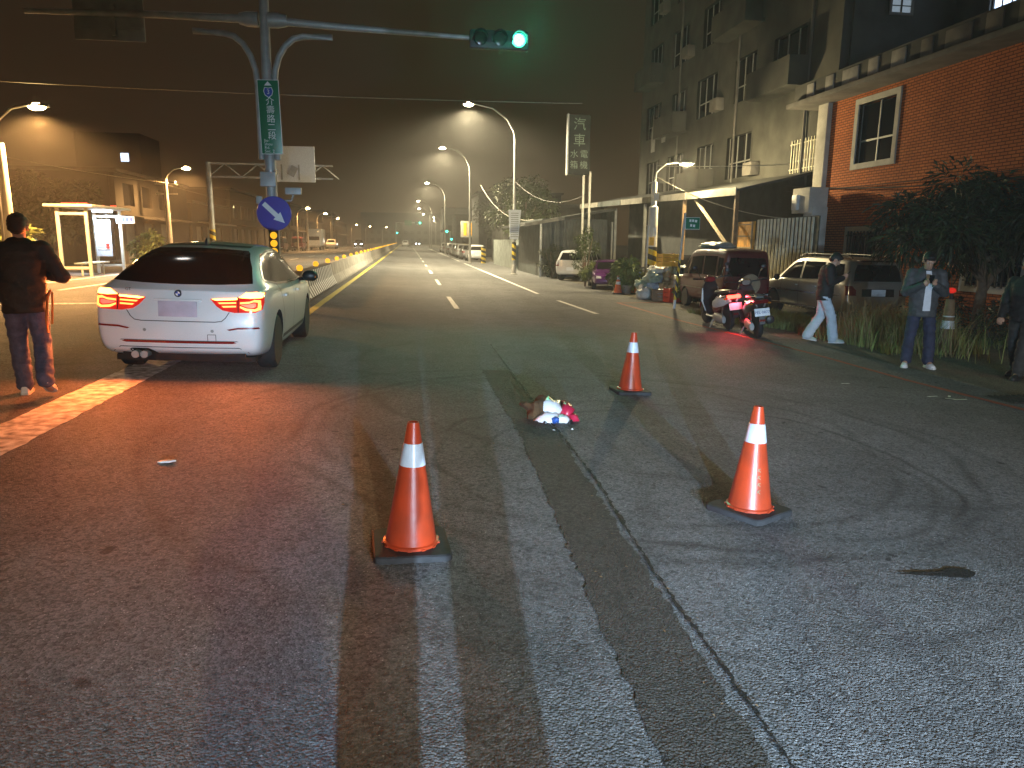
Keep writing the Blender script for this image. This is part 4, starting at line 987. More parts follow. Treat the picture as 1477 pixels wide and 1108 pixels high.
shard('debris_red', 'red_shell', (.14, .0, .08), (.2, .24, .1), (R(65), R(25), R(-15)), .3)
shard('debris_red', 'red_shell', (.19, -.06, .05), (.16, .12, .1), (R(45), R(30), R(-30)), .3)
shard('plastic_blue', 'blue_piece', (-.03, -.14, .055), (.09, .08, .1), (R(60), 0, 0), .2)
shard('black_plastic', 'black_piece', (.12, -.12, .03), (.12, .06, .1), (R(20), 0, R(30)), .3)
shard('black_plastic', 'black_piece', (-.14, -.1, .03), (.1, .07, .1), (R(25), 0, R(-30)), .3)
for k in range(7): shard('debris_white' if k % 3 else 'debris_brown', 'splinter', (random.uniform(-.3, .25), random.uniform(-.35, -.15), .008), (random.uniform(.03, .07), .03, .1), (0, 0, random.uniform(0, 3)), .1)
dk = thing('broken_shard', 'small white curved shard lying alone on the road behind the white car', 'debris', (-1.73, 5.33, gz(-1.73) + .006), R(10))
q = MB(); q.prism([(-.06, .0), (-.035, .022), (0, .03), (.04, .02), (.065, .0), (.045, -.006), (.02, -.022), (-.01, -.012), (-.035, -.018)], 0, .012, 'XY'); q.build('shard', 'debris_white', dk, None, .003)

# ================================================================== PEOPLE
def cap(mb, a, b, ra, rb, n=12, fx=1., fy=1.):
    a, b = Vector(a), Vector(b); d = b - a; L = d.length or 1e-4; d = d / L
    ref = Vector((0, 1, 0)) if abs(d.y) < .9 else Vector((1, 0, 0)); u = d.cross(ref).normalized(); w_ = u.cross(d).normalized()
    rs = []
    for t in (-.92, -.6, -.2): rs.append((a + d * ra * t, ra * math.sqrt(1 - t * t)))
    for t in (.25, .5, .75): rs.append((a + d * L * t, ra + (rb - ra) * t))
    for t in (.2, .6, .92): rs.append((b + d * rb * t, rb * math.sqrt(1 - t * t)))
    mb.rings([[c + (u * fx * math.cos(2 * math.pi * j / n) + w_ * fy * math.sin(2 * math.pi * j / n)) * r for j in range(n)] for c, r in rs])
def loft(mb, rs, n=20):
    mb.rings([[Vector(c) + Vector((rx * math.cos(2 * math.pi * j / n), ry * math.sin(2 * math.pi * j / n), 0)) for j in range(n)] for c, rx, ry in rs])

def person(label, loc, rz, J, top='jacket_black', legs='jeans_blue', shoes='shoe_white', sole='sole_white', shirt=None, phone=True, scale=1., cat='person', puff=1., visible_face=True, extra=None):
    """J: joints in metres, figure facing +Y, X to its right. Body is one skin; clothes and hair are its children."""
    t = thing('person', label, cat, loc, rz); t.scale = (scale,) * 3
    V = {k: Vector(v) for k, v in J.items() if isinstance(v, tuple) and len(v) == 3}
    pel, ch, nk, hd = V['pelvis'], V['chest'], V['neck'], V['head']
    lean = (ch - pel)
    def torso(mb, g=0.):
        loft(mb, [(pel + Vector((0, 0, -.11)), .11 + g, .085 + g), (pel + Vector((0, 0, -.05)), .15 + g, .11 + g), (pel, .165 + g, .115 + g), (pel.lerp(ch, .35), .148 + g, .105 + g), (pel.lerp(ch, .65), .165 + g, .115 + g), (ch, .185 + g, .12 + g), (ch + Vector((0, .0, .10)), .175 + g, .105 + g), (ch + Vector((0, 0, .17)), .12 + g * .7, .08 + g * .7), (nk, .062 + g * .5, .06 + g * .5)])
    def armset(mb, g=0., wrist=1.):
        for s in 'LR':
            sh, el, wr = V['sh' + s], V['el' + s], V['wr' + s]
            cap(mb, sh, el, .055 + g, .045 + g); cap(mb, el, el.lerp(wr, wrist), .045 + g, .032 + g * .9)
            cap(mb, ch + Vector((0, 0, .09)), sh, .07 + g * .6, .055 + g)
    def legset(mb, g=0., wide=0.):
        for s in 'LR':
            hp, kn, an = V['hip' + s], V['kn' + s], V['an' + s]
            cap(mb, hp, kn, .085 + g, .058 + g + wide * .4); cap(mb, kn, an.lerp(kn, .03), .055 + g + wide * .5, .04 + g + wide)
            cap(mb, pel + Vector((0, 0, -.05)), hp, .09 + g, .09 + g)
    # --- body
    mb = MB(); torso(mb, -.02); armset(mb, -.006); legset(mb, -.012)
    cap(mb, nk - Vector((0, 0, .04)), hd - Vector((0, 0, .06)), .055, .052)
    hr = J.get('headrot', (0, 0, 0)); HR = Matrix.Rotation(R(hr[2]), 3, 'Z') @ Matrix.Rotation(R(hr[0]), 3, 'X')
    def H(x, y, z): return hd + HR @ Vector((x, y, z))
    mb.ell(H(0, -.01, .03), (.076, .094, .098), 18, 12, HR); mb.ell(H(0, .022, -.045), (.057, .066, .075), 16, 10, HR); mb.ell(H(0, .055, -.095), (.028, .03, .022), 10, 6, HR)
    cap(mb, H(0, .088, .02), H(0, .102, -.022), .010, .015, 8); mb.ell(H(0, .080, -.058), (.026, .014, .012), 10, 6, HR); mb.ell(H(0, .075, .04), (.055, .014, .012), 10, 6, HR)
    for s in (-1, 1): mb.ell(H(s * .078, -.008, .0), (.011, .024, .034), 8, 6, HR)
    for s in 'LR':     # hands: palm, four fingers, thumb
        el, wr, hd_ = V['el' + s], V['wr' + s], V.get('hand' + s, V['wr' + s] + (V['wr' + s] - V['el' + s]).normalized() * .09)
        d = (hd_ - wr).normalized(); sd = Vector(J.get('palm' + s, (1, 0, 0))); sd = (sd - d * sd.dot(d)).normalized(); nn = d.cross(sd)
        cl = Vector(J.get('curl' + s, nn)); cl = (cl - d * cl.dot(d)).normalized()
        cap(mb, wr, wr + d * .05, .026, .03); cap(mb, wr + d * .05 - sd * .02, wr + d * .07 + sd * .02, .022, .022)
        for k, (o_, L) in enumerate(((-.030, .062), (-.010, .074), (.010, .070), (.030, .052))):
            a = wr + d * .075 + sd * o_; b = a + d * L * .5 + cl * L * .15; c_ = b + cl * L * .45 + d * L * .2
            cap(mb, a, b, .0095, .009, 8); cap(mb, b, c_, .009, .0075, 8)
        tb = wr + d * .03 - sd * .028; cap(mb, tb, tb - sd * .025 + d * .03 + cl * .012, .012, .010, 8); cap(mb, tb - sd * .025 + d * .03 + cl * .012, tb - sd * .018 + d * .058 + cl * .03, .010, .008, 8)
    for s in 'LR': cap(mb, V['an' + s], V['an' + s] + (V['toe' + s] - V['an' + s]) * .7, .04, .03)
    link('body', remesh(mb, 'body', .0085, 1), 'skin', t)
    for s in (-1, 1):
        q = MB(); q.ell(H(s * .03, .082, .018), (.011, .007, .006), 10, 6); q.build('eye', 'sign_white', t, 60); q = MB(); q.ell(H(s * .03, .088, .018), (.005, .003, .005), 8, 6); q.build('pupil', 'hair', t, 60)
    q = MB(); q.box(H(0, .094, -.060), (.034, .004, .004)); q.build('mouth_line', 'debris_brown', t)
    # --- hair
    hm = MB(); hm.ell(H(0, -.022, .046), (.088, .102, .095), 20, 12, HR); hm.ell(H(0, -.06, -.005), (.078, .06, .075), 16, 10, HR); hm.ell(H(0, .05, .088), (.07, .05, .036), 14, 8, HR)
    link('hair', remesh(hm, 'hair', .012, 1, .008, 40), 'hair', t)
    # --- trousers
    lm = MB(); legset(lm, .012, J.get('wide', .02)); loft(lm, [(pel + Vector((0, 0, -.12)), .13, .11), (pel + Vector((0, 0, -.05)), .17, .13), (pel + Vector((0, 0, .06)), .172, .128), (pel.lerp(ch, .3), .16, .12)])
    link('trousers', remesh(lm, 'trousers', .014, 2, .011, 11), legs, t)
    # --- jacket
    jm = MB(); torso(jm, .032 * puff); armset(jm, .022 * puff, .97)
    loft(jm, [(pel + Vector((0, 0, J.get('hem', -.1))), .185, .145), (pel + Vector((0, 0, 0)), .195, .15), (pel.lerp(ch, .5), .2, .15), (ch, .2, .15), (ch + Vector((0, 0, .1)), .17, .12)])
    cap(jm, nk - Vector((.05, .0, .03)), nk + Vector((.05, 0, -.03)), .062, .062)
    jme = remesh(jm, 'jacket', .014, 2, .012, 8)
    jk = link('jacket', jme, top, t)
    if shirt:
        bvj = bvh_of(jme); x0 = J.get('shirtx', (-.055, .055))
        z0, z1 = pel.z - .07, ch.z + .16
        stp = decal('shirt_front', t, bvj, [(x0[0], z0), (x0[1], z0), (x0[1] * .8, ch.z), (.035, z1), (-.035, z1), (x0[0] * .8, ch.z)], 'front', shirt, .006, .03)
    # --- shoes
    for s in 'LR':
        an, toe = V['an' + s], V['toe' + s]; d = (toe - an); d.normalize(); heel = Vector(J.get('heel' + s, an - d * .05 - Vector((0, 0, .0))))
        sm = MB(); f = toe - heel; L = f.length; f.normalize(); upv = Vector(J.get('up' + s, (0, 0, 1))); upv = (upv - f * upv.dot(f)).normalized(); sdv = f.cross(upv)
        def ringp(u, hw, h, z=.0): c_ = heel + f * L * u; return [c_ + sdv * hw * math.cos(R(a)) + upv * (z + h * max(0, math.sin(R(a))) ** .8) for a in range(0, 360, 24)] if False else [c_ + sdv * hw * math.cos(R(a)) + upv * (z + (h * math.sin(R(a)) if math.sin(R(a)) > 0 else .012 * math.sin(R(a)))) for a in range(0, 360, 24)]
        sm.rings([ringp(0, .028, .07, .022), ringp(.06, .036, .095, .022), ringp(.28, .038, .10, .022), ringp(.5, .042, .075, .022), ringp(.75, .048, .05, .022), ringp(.92, .04, .036, .022), ringp(1.0, .018, .022, .022)])
        sh = sm.build('shoe', shoes, t, 60)
        so_ = MB(); so_.rings([[heel + f * L * u + sdv * hw * c2 + upv * z for c2 in (-1, 1)] + [heel + f * L * u + sdv * hw * c2 + upv * .0 for c2 in (1, -1)] for u, hw, z in ((-.02, .03, .024), (.1, .042, .024), (.45, .044, .024), (.75, .053, .022), (.95, .042, .024), (1.03, .018, .026))]); so_.build('sole', sole, sh, 40)
    if phone:
        w1 = V.get('handR', V['wrR'] + (V['wrR'] - V['elR']).normalized() * .09); w2 = V.get('phone', w1)
        ph = thing('phone', 'x', 'x', (0, 0, 0)); del ph['label']; del ph['category']
        ph.parent = None; bpy.data.objects.remove(ph)
        q = MB(); q.box((0, 0, 0), (.072, .009, .148)); o = q.build('phone', 'phone', None, None, .006)
        o.location = Matrix.LocRotScale(Vector(loc), Matrix.Rotation(rz, 3, 'Z').to_quaternion(), Vector((scale,) * 3)) @ Vector(w2); o.rotation_euler = (R(J.get('phonetilt', -40)), 0, rz)
        tag(o, J.get('phonelabel', 'dark phone held by a person'), 'phone')
    if extra: extra(t, V)
    return t
STAND = dict(pelvis=(0, 0, .93), chest=(0, .01, 1.28), neck=(0, .01, 1.47), head=(0, .035, 1.60), shL=(-.19, 0, 1.40), shR=(.19, 0, 1.40), hipL=(-.09, 0, .87), hipR=(.09, 0, .87), knL=(-.11, .02, .49), knR=(.11, .02, .49), anL=(-.12, 0, .09), anR=(.12, 0, .09), toeL=(-.15, .19, .0), toeR=(.15, .19, .0), heelL=(-.115, -.065, 0), heelR=(.115, -.065, 0), elL=(-.27, -.04, 1.12), elR=(.27, -.04, 1.12), wrL=(-.27, .08, .88), wrR=(.27, .08, .88))
# walker beside the white car, seen from behind, right foot lifting
J = dict(STAND); J.update(elR=(.33, .02, 1.13), wrR=(.14, .25, 1.14), elL=(-.31, -.02, 1.14), wrL=(-.1, .24, 1.12), handR=(.05, .3, 1.18), handL=(-.03, .3, 1.16), palmR=(0, 0, 1), palmL=(0, 0, -1), head=(0, .07, 1.585), headrot=(-22, 0, 0), knL=(-.1, .05, .49), anL=(-.09, .08, .09), toeL=(-.1, .27, 0), heelL=(-.09, .015, 0), knR=(.10, .03, .5), anR=(.14, -.24, .17), toeR=(.16, -.05, .03), heelR=(.14, -.29, .16), hem=-.13, wide=.025, phonelabel='dark phone held by the walker beside the white car', phone=(.0, .32, 1.2))
def satchel(t, V):
    q = MB(); q.tube([(.2, .1, 1.0), (.2, -.06, .95), (.185, -.14, .75), (.19, -.15, .62)], .012, 6); q.tube([(.21, .12, .98), (.23, -.02, .9), (.225, -.12, .7)], .01, 6); q.build('loose_strap', 'orange_cord', t, 60)
person('person in black jacket and blue jeans walking away beside the white car', (-3.6, 7.55, gz(-3.6)), R(14), J, scale=1.0, extra=satchel)
# person in pale trousers, walking with the head bowed over a phone
J = dict(STAND); J.update(elR=(.24, .06, 1.14), wrR=(.1, .27, 1.22), handR=(.04, .33, 1.28), elL=(-.24, .06, 1.14), wrL=(-.1, .27, 1.2), handL=(-.02, .33, 1.24), palmR=(0, 0, 1), palmL=(0, 0, -1), chest=(0, .03, 1.28), neck=(0, .07, 1.46), head=(0, .14, 1.555), headrot=(-38, 0, 0), shL=(-.19, .03, 1.39), shR=(.19, .03, 1.39), knR=(.1, .14, .5), anR=(.1, .2, .09), toeR=(.12, .40, .01), heelR=(.1, .13, 0), knL=(-.1, -.02, .49), anL=(-.1, -.24, .11), toeL=(-.12, -.06, .0), heelL=(-.1, -.31, .045), pelvis=(0, 0, .92), hem=-.12, wide=.045, phonelabel='dark phone held by the person in pale trousers', phone=(.0, .36, 1.3), phonetilt=-50)
person('person in black jacket and pale trousers walking past the silver car, head bowed', (8.05, 13.45, gz(8.1)), R(-112), J, legs='trouser_pale', shoes='shoe_pale', scale=1.03, puff=1.25)
# person facing the road, both hands on a phone
J = dict(STAND); J.update(elR=(.26, .04, 1.12), wrR=(.09, .25, 1.24), handR=(.03, .30, 1.30), elL=(-.26, .04, 1.12), wrL=(-.09, .25, 1.24), handL=(-.03, .30, 1.30), palmR=(0, 0, 1), palmL=(0, 0, -1), head=(0, .08, 1.58), headrot=(-30, 0, 0), hem=-.17, wide=.03, phonelabel='dark phone in both hands of the person in the grey jacket', phone=(0, .33, 1.33), phonetilt=-35, knL=(-.13, .03, .49), anL=(-.15, .0, .1), toeL=(-.2, .19, .0), heelL=(-.14, -.065, 0), knR=(.13, .03, .49), anR=(.15, 0, .1), toeR=(.2, .19, 0), heelR=(.14, -.065, 0), shirtx=(-.07, .03))
person('person in open grey jacket and navy trousers standing with a phone by the tall grass', (7.95, 10.5, gz(8)), R(155), J, top='jacket_grey', legs='trouser_navy', shirt='shirt_white', scale=1.05, puff=1.15)
# dark figure stepping in from the side
J = dict(STAND); J.update(elR=(.27, .0, 1.13), wrR=(.24, .14, .9), elL=(-.29, -.06, 1.12), wrL=(-.2, .1, .95), knL=(-.1, .12, .5), anL=(-.1, .16, .09), toeL=(-.12, .35, .0), heelL=(-.1, .09, 0), anR=(.1, -.2, .1), knR=(.1, -.03, .5), toeR=(.12, .0, 0), heelR=(.1, -.26, .03), headrot=(-8, 0, 20), wide=.03)
person('person in black jacket and dark trousers stepping past the tree beyond the drain grate', (8.86, 9.55, gz(9)), R(112), J, legs='trouser_dark', shoes='shoe_dark', sole='shoe_dark', phone=False, scale=1.0, puff=1.2)
# the photographer, whose shadow falls on the road ahead
J = dict(STAND); J.update(elR=(.30, .16, 1.24), wrR=(.12, .30, 1.44), handR=(.07, .34, 1.5), elL=(-.30, .16, 1.24), wrL=(-.12, .30, 1.44), handL=(-.07, .34, 1.5), palmR=(0, 0, 1), palmL=(0, 0, -1), anL=(-.115, 0, .09), anR=(.115, 0, .09), knL=(-.11, .02, .49), knR=(.11, .02, .49), heelL=(-.115, -.065, 0), heelR=(.115, -.065, 0), toeL=(-.13, .19, 0), toeR=(.13, .19, 0), wide=.018, phone=(0, .36, 1.5), phonetilt=-12, phonelabel='dark phone held up by the photographer')
person('person in dark clothes standing on the road holding up a phone to photograph', (.06, -.62, gz(0)), R(-6), J, scale=1.0)

# ================================================================== SCOOTERS
def scooter(label, loc, rz, paint, panel, plate, lit, steer=0.):
    t = thing('scooter', label, 'scooter', loc, rz, None); t.scale = (1.1, 1.1, 1.1); t.rotation_euler = (0, R(-7), rz)
    tm = MB(); tm.lathe([(.14, -.055), (.21, -.055), (.245, -.03), (.252, 0), (.245, .03), (.21, .055), (.14, .055)], 28, axis='X'); tme = tm.mesh('wheel'); shade(tme, R(40)); tme.materials.append(MATS['rubber'])
    rm = MB(); rm.lathe([(.03, -.05), (.05, -.02), (.13, -.02), (.15, -.045), (.15, .045), (.13, .02), (.05, .02), (.03, .05)], 24, axis='X')
    for k in range(5): a = 2 * math.pi * k / 5; rm.tube([(0, .03 * math.cos(a), .03 * math.sin(a)), (0, .15 * math.cos(a), .15 * math.sin(a))], .014, 6)
    rme = rm.mesh('rim'); shade(rme, R(35)); rme.materials.append(MATS['alloy'])
    for y in (0, 1.26):
        o = link('wheel', tme, None, t); o.location = (0, y, .252); link('rim', rme, None, o)
    def sec(y, w_, z0, z1, n=14):
        return [Vector((w_ * (abs(math.cos(a)) ** .7) * (1 if math.cos(a) > 0 else -1), y, (z0 + z1) / 2 + (z1 - z0) / 2 * math.sin(a))) for a in [2 * math.pi * j / n for j in range(n)]]
    b = MB(); b.rings([sec(-.36, .05, .66, .74), sec(-.28, .12, .56, .76), sec(0, .17, .46, .74), sec(.3, .17, .34, .70), sec(.5, .14, .27, .6)]); b.build('body', paint, t, 50)
    for s in (-1, 1):
        p = MB(); p.rings([[Vector((s * (x + d), y, z)) for z, d in ((z0, .0), ((z0 + z1) / 2, .018), (z1, 0))] + [Vector((s * (x - .03), y, z1)), Vector((s * (x - .03), y, z0))] for y, x, z0, z1 in ((-.33, .075, .6, .7), (-.15, .155, .52, .68), (.15, .178, .46, .64), (.35, .175, .45, .58))]); p.build('side_panel', panel, t, 50)
    f = MB(); f.rings([sec(.3, .16, .22, .3), sec(.55, .16, .2, .28), sec(.85, .17, .2, .29)]); f.build('footboard', 'black_plastic', t, 50)
    sh = MB(); sh.rings([[Vector((x, y + (.05 if abs(x) > .1 else .1), z)) for x in (-w_, -w_ * .5, 0, w_ * .5, w_)] + [Vector((x, y - .03, z)) for x in (w_, 0, -w_)] for y, w_, z in ((.85, .12, .24), (.92, .17, .45), (.98, .185, .62), (.96, .15, .84), (.94, .1, .95))]); sh.build('leg_shield', 'scooter_dark', t, 50)
    for s in (-1, 1): q = MB(); q.tube([(s * .15, .88, .33), (s * .185, .95, .55), (s * .16, .95, .8)], [.012, .028, .014], 8); q.build('shield_accent', panel, t, 60)
    ff = MB(); ff.rings([[Vector((.055 * math.cos(a_), 1.26 + .29 * math.cos(b_) , .25 + .29 * math.sin(b_) + .025 * math.sin(a_))) for a_ in [2 * math.pi * j / 8 for j in range(8)]] for b_ in [R(d) for d in (20, 50, 80, 110, 140, 165)]]); ff.build('front_fender', paint, t, 50)
    for s in (-1, 1): q = MB(); q.tube([(s * .075, 1.26, .25), (s * .06, 1.1, .62)], .02, 8); q.build('fork', 'alloy', t, 60)
    st_ = MB(); st_.rings([sec(-.3, .07, .76, .8), sec(-.15, .12, .75, .82), sec(.15, .13, .73, .81), sec(.42, .11, .70, .79), sec(.55, .07, .69, .75)]); st_.build('seat', 'black_plastic', t, 50)
    q = MB(); q.tube([(-.34, .82, 1.02), (-.2, .88, 1.0), (0, .93, .98), (.2, .88, 1.0), (.34, .82, 1.02)], .014, 8); hb_ = q.build('handlebar', 'black_plastic', t, 60)
    q = MB(); q.rings([sec(.83, .08, .93, 1.03), sec(.93, .13, .9, 1.06), sec(1.03, .1, .88, 1.02), sec(1.07, .05, .9, .98)]); q.build('head_cowl', paint, t, 50)
    for s in (-1, 1):
        q = MB(); q.tube([(s * .22, .86, 1.02), (s * .28, .84, 1.18), (s * .33, .82, 1.22)], .007, 6); q.ell((s * .34, .81, 1.26), (.055, .015, .04), 12, 6); q.build('mirror', 'black_plastic', t, 60)
        q = MB(); q.tube([(s * .3, .835, 1.015), (s * .4, .79, 1.03)], .018, 8); q.build('grip', 'rubber', t, 60)
        q = MB(); q.tube([(s * .1, .05, .27), (s * .11, -.06, .58)], [.022, .028], 10); q.build('shock_absorber', 'chrome', t, 60)
        q = MB(); q.ell((s * .16, -.3, .665), (.035, .03, .02), 10, 6); q.build('indicator', 'amber_off', t, 60)
    q = MB(); q.tube([(-.17, -.25, .82), (-.15, -.36, .83), (0, -.4, .83), (.15, -.36, .83), (.17, -.25, .82)], .014, 8); q.build('grab_rail', 'black_plastic', t, 60)
    q = MB(); q.rings([[Vector((x, y - .02 + .1 * abs(x), z)) for x in (-w_, 0, w_)] + [Vector((x, y + .05, z)) for x in (w_, -w_)] for y, w_, z in ((-.37, .11, .67), (-.385, .13, .70), (-.36, .12, .735))]); q.build('tail_lamp', 'scooter_tail' if lit else 'tail_off', t, 40)
    q = MB(); q.rings([[Vector((s * .05, y, z)) for s in (-1, 1)] + [Vector((s * .05, y + .015, z - .01)) for s in (1, -1)] for y, z in ((-.28, .60), (-.40, .50), (-.41, .30))]); q.build('rear_fender', 'black_plastic', t, 40)
    pl = MB(); pl.box((0, 0, 0), (.26, .006, .14)); po = pl.build('licence_plate', 'plate_white', t, None, .003); po.location = (0, -.435, .52); po.rotation_euler = (R(-14), 0, 0)
    if plate: text(plate, .068, 'text_dark', po, (0, -.005, -.005), FACE, spacing=1.02)
    q = MB(); q.box((0, -.43, .37), (.1, .012, .035)); q.build('rear_reflector', 'tail_off', t)
    q = MB(); q.tube([(.17, .25, .26), (.2, 0, .3), (.2, -.12, .33)], [.03, .065, .07], 12); q.lathe([(.05, 0), (.072, .01), (.072, .05), (.05, .06)], 14, (.2, -.16, .34), 'Y'); q.build('exhaust', 'black_plastic', t, 50)
    q = MB(); q.rings([sec(-.08, .04, .16, .3), sec(.1, .06, .15, .34), sec(.35, .06, .16, .34), sec(.45, .04, .2, .3)]); o = q.build('engine_case', 'sign_back', t, 50); o.location = (-.12, 0, 0)
    q = MB(); q.tube([(-.14, .42, .22), (-.27, .36, .03)], .011, 6); q.tube([(-.27, .36, .03), (-.31, .30, .025)], .013, 6); q.build('side_stand', 'sign_back', t, 60)
    return t
s1 = scooter('red scooter with its tail lamp lit, parked by the red line next to the van', (7.02, 15.4, gz(7)), R(-3), 'scooter_red', 'scooter_white', '', True)
lamp('AREA', (0, -.46, .70), 14, (1, .05, .08), s1, .1, rot=(R(-70), 0, 0), name='scooter_tail_light').data.size = .2
scooter('dark scooter with a big white licence plate, parked beside the red scooter', (7.05, 14.05, gz(7.0)), R(-14), 'scooter_dark', 'scooter_dark', 'PEL·0877', False)
# ================================================================== BUILDINGS
def wall_yz(mb, x0, x1, ya, yb, za, zb, holes):
    """wall slab between x0 and x1 running along Y with rectangular openings (y0, y1, z0, z1)"""
    ys = sorted({ya, yb, *[h[0] for h in holes], *[h[1] for h in holes]}); zs = sorted({za, zb, *[h[2] for h in holes], *[h[3] for h in holes]})
    inh = lambda y, z: any(h[0] < y < h[1] and h[2] < z < h[3] for h in holes)
    g = [[not inh((ys[i] + ys[i + 1]) / 2, (zs[j] + zs[j + 1]) / 2) for j in range(len(zs) - 1)] for i in range(len(ys) - 1)]
    G = lambda i, j: 0 <= i < len(g) and 0 <= j < len(g[0]) and g[i][j]
    for i in range(len(g)):
        for j in range(len(g[0])):
            if not g[i][j]: continue
            y0, y1, z0, z1 = ys[i], ys[i + 1], zs[j], zs[j + 1]
            mb.add([(x0, y0, z0), (x0, y1, z0), (x0, y1, z1), (x0, y0, z1)], [(0, 1, 2, 3)]); mb.add([(x1, y0, z0), (x1, y1, z0), (x1, y1, z1), (x1, y0, z1)], [(3, 2, 1, 0)])
            if not G(i - 1, j): mb.add([(x0, y0, z0), (x1, y0, z0), (x1, y0, z1), (x0, y0, z1)], [(0, 1, 2, 3)])
            if not G(i + 1, j): mb.add([(x0, y1, z0), (x1, y1, z0), (x1, y1, z1), (x0, y1, z1)], [(3, 2, 1, 0)])
            if not G(i, j - 1): mb.add([(x0, y0, z0), (x0, y1, z0), (x1, y1, z0), (x1, y0, z0)], [(3, 2, 1, 0)])
            if not G(i, j + 1): mb.add([(x0, y0, z1), (x0, y1, z1), (x1, y1, z1), (x1, y0, z1)], [(0, 1, 2, 3)])
def window(parent, x, h, frame='plaster', pane='tinted_glass', fw_=.16, bars=0, mull=1, barm='galv', proud=.05, depth=.12):
    y0, y1, z0, z1 = h
    f = MB()
    for (a, b, c, d) in ((y0 - fw_, y1 + fw_, z1, z1 + fw_), (y0 - fw_, y1 + fw_, z0 - fw_, z0), (y0 - fw_, y0, z0, z1), (y1, y1 + fw_, z0, z1)): f.box((x - proud / 2 + .06, (a + b) / 2, (c + d) / 2), (proud + .12, b - a, d - c))
    o = f.build('window', frame, parent)
    n = mull + 1
    for k in range(n):
        a, b = y0 + (y1 - y0) * k / n, y0 + (y1 - y0) * (k + 1) / n
        q = MB(); q.box((x + depth, (a + b) / 2, (z0 + z1) / 2), (.02, b - a - .05, z1 - z0 - .04)); q.build('pane', pane, o)
    q = MB()
    for k in range(n + 1): q.box((x + depth - .01, y0 + (y1 - y0) * k / n, (z0 + z1) / 2), (.05, .05, z1 - z0))
    q.box((x + depth - .012, (y0 + y1) / 2, lerp(z0, z1, .38)), (.04, y1 - y0, .05)); q.build('sash', 'sign_back', o)
    for k in range(bars):
        q = MB(); q.box((x - .08, y0 + (y1 - y0) * (k + .5) / bars, (z0 + z1) / 2), (.025, .035, z1 - z0 + .06)); q.build('bar', barm, o)
    if bars:
        for z in (z0 + .1, z1 - .1): q = MB(); q.box((x - .06, (y0 + y1) / 2, z), (.02, y1 - y0 + .1, .03)); q.build('rail', barm, o)
    return o
# ---- orange brick house
bh = thing('brick_house', 'two-storey orange brick house with pale window surrounds and a stained parapet', 'house', (0, 0, 0))
holes = [(19.05, 20.75, 3.95, 5.6), (19.3, 20.7, .75, 2.0), (14.2, 15.8, .75, 2.0), (11.2, 12.9, 3.95, 5.6)]
w_ = MB(); wall_yz(w_, 13.0, 13.3, 4, 22.2, -.4, 5.9, holes); w_.build('wall', 'orange_brick', bh)
w_ = MB(); w_.box((16.66, 22.0, 2.75), (6.7, .3, 6.3)); w_.build('end_wall', 'orange_brick', bh)
w_ = MB(); w_.box((16.66, 13.0, 5.8), (6.7, 17.6, .15)); w_.build('roof_slab', 'concrete_dark', bh)
w_ = MB(); w_.box((13.1, 22.48, 2.78), (.5, .55, 6.35)); w_.build('corner_pillar', 'plaster', bh, None, .02)
w_ = MB(); w_.box((12.75, 13.9, 5.98), (1.1, 19.4, .14)); w_.build('eave', 'concrete_dark', bh, None, .02)
w_ = MB(); w_.box((12.55, 13.9, 6.34), (.16, 19.4, .55)); w_.build('parapet', 'stucco_old', bh, None, .01)
for k in range(15):
    y = 22.6 - k * 1.05; wd_ = random.uniform(.35, .85)
    q = MB(); q.box((12.455, y, 6.34 + random.uniform(-.03, .03)), (.04, wd_, .42)); q.build('parapet_panel', 'concrete' if k < 5 else 'concrete_dark', bh, None, .012)
for k, h in enumerate(holes): window(bh, 13.0, h, bars=9 if h[2] < 2 else 0, barm='grate')
for k, h in enumerate(holes[1:3]):
    q = MB(); q.box((13.2, (h[0] + h[1]) / 2, .5), (.1, .1, .1)); 
# ---- old apartment block
ab = thing('apartment_block', 'dark weathered apartment block rising above the shed roofs and street lamp', 'building', (0, 0, 0))
holes = []
for f in range(4):
    for c in range(5):
        y0 = 25.0 + c * 3.7
        if f == 0 and c == 0: continue
        holes.append((y0, y0 + (2.3 if (c + f) % 2 else 1.9), 4.3 + f * 3.0, 6.0 + f * 3.0))
bw = (23.4, 25.4, 4.1, 5.15)
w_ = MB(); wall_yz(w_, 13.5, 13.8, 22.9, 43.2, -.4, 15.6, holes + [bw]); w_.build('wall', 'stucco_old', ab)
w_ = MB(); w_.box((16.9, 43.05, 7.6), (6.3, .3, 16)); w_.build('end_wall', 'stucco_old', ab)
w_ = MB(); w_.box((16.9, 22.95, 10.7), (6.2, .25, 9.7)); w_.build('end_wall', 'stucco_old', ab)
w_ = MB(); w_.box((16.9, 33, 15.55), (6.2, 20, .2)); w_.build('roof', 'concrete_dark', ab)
for k, h in enumerate(holes):
    o = window(ab, 13.5, h, 'stucco_old', 'tinted_glass', .08, 0, 2, depth=.16, proud=.02)
    f = round((h[2] - 4.3) / 3)
    if k % 3 == 1:
        b = MB(); b.box((13.08, (h[0] + h[1]) / 2, h[2] - .35), (.8, h[1] - h[0] + .9, .12)); b.box((12.72, (h[0] + h[1]) / 2, h[2] + .12), (.08, h[1] - h[0] + .9, .85)); 
        for s in (-1, 1): b.box((13.07, (h[0] + h[1]) / 2 + s * (h[1] - h[0] + .82) / 2, h[2] + .12), (.62, .08, .85))
        b.build('balcony', 'stucco_old', ab)
    elif k % 3 == 0:
        b = MB(); b.box((13.3, h[0] - .5, h[2] + .2), (.36, .75, .5)); b.build('air_conditioner', 'concrete_dark', ab, None, .02)
window(ab, 13.5, bw, 'stucco_old', 'slat_dark', .06, 11, 1, 'slat_pale')
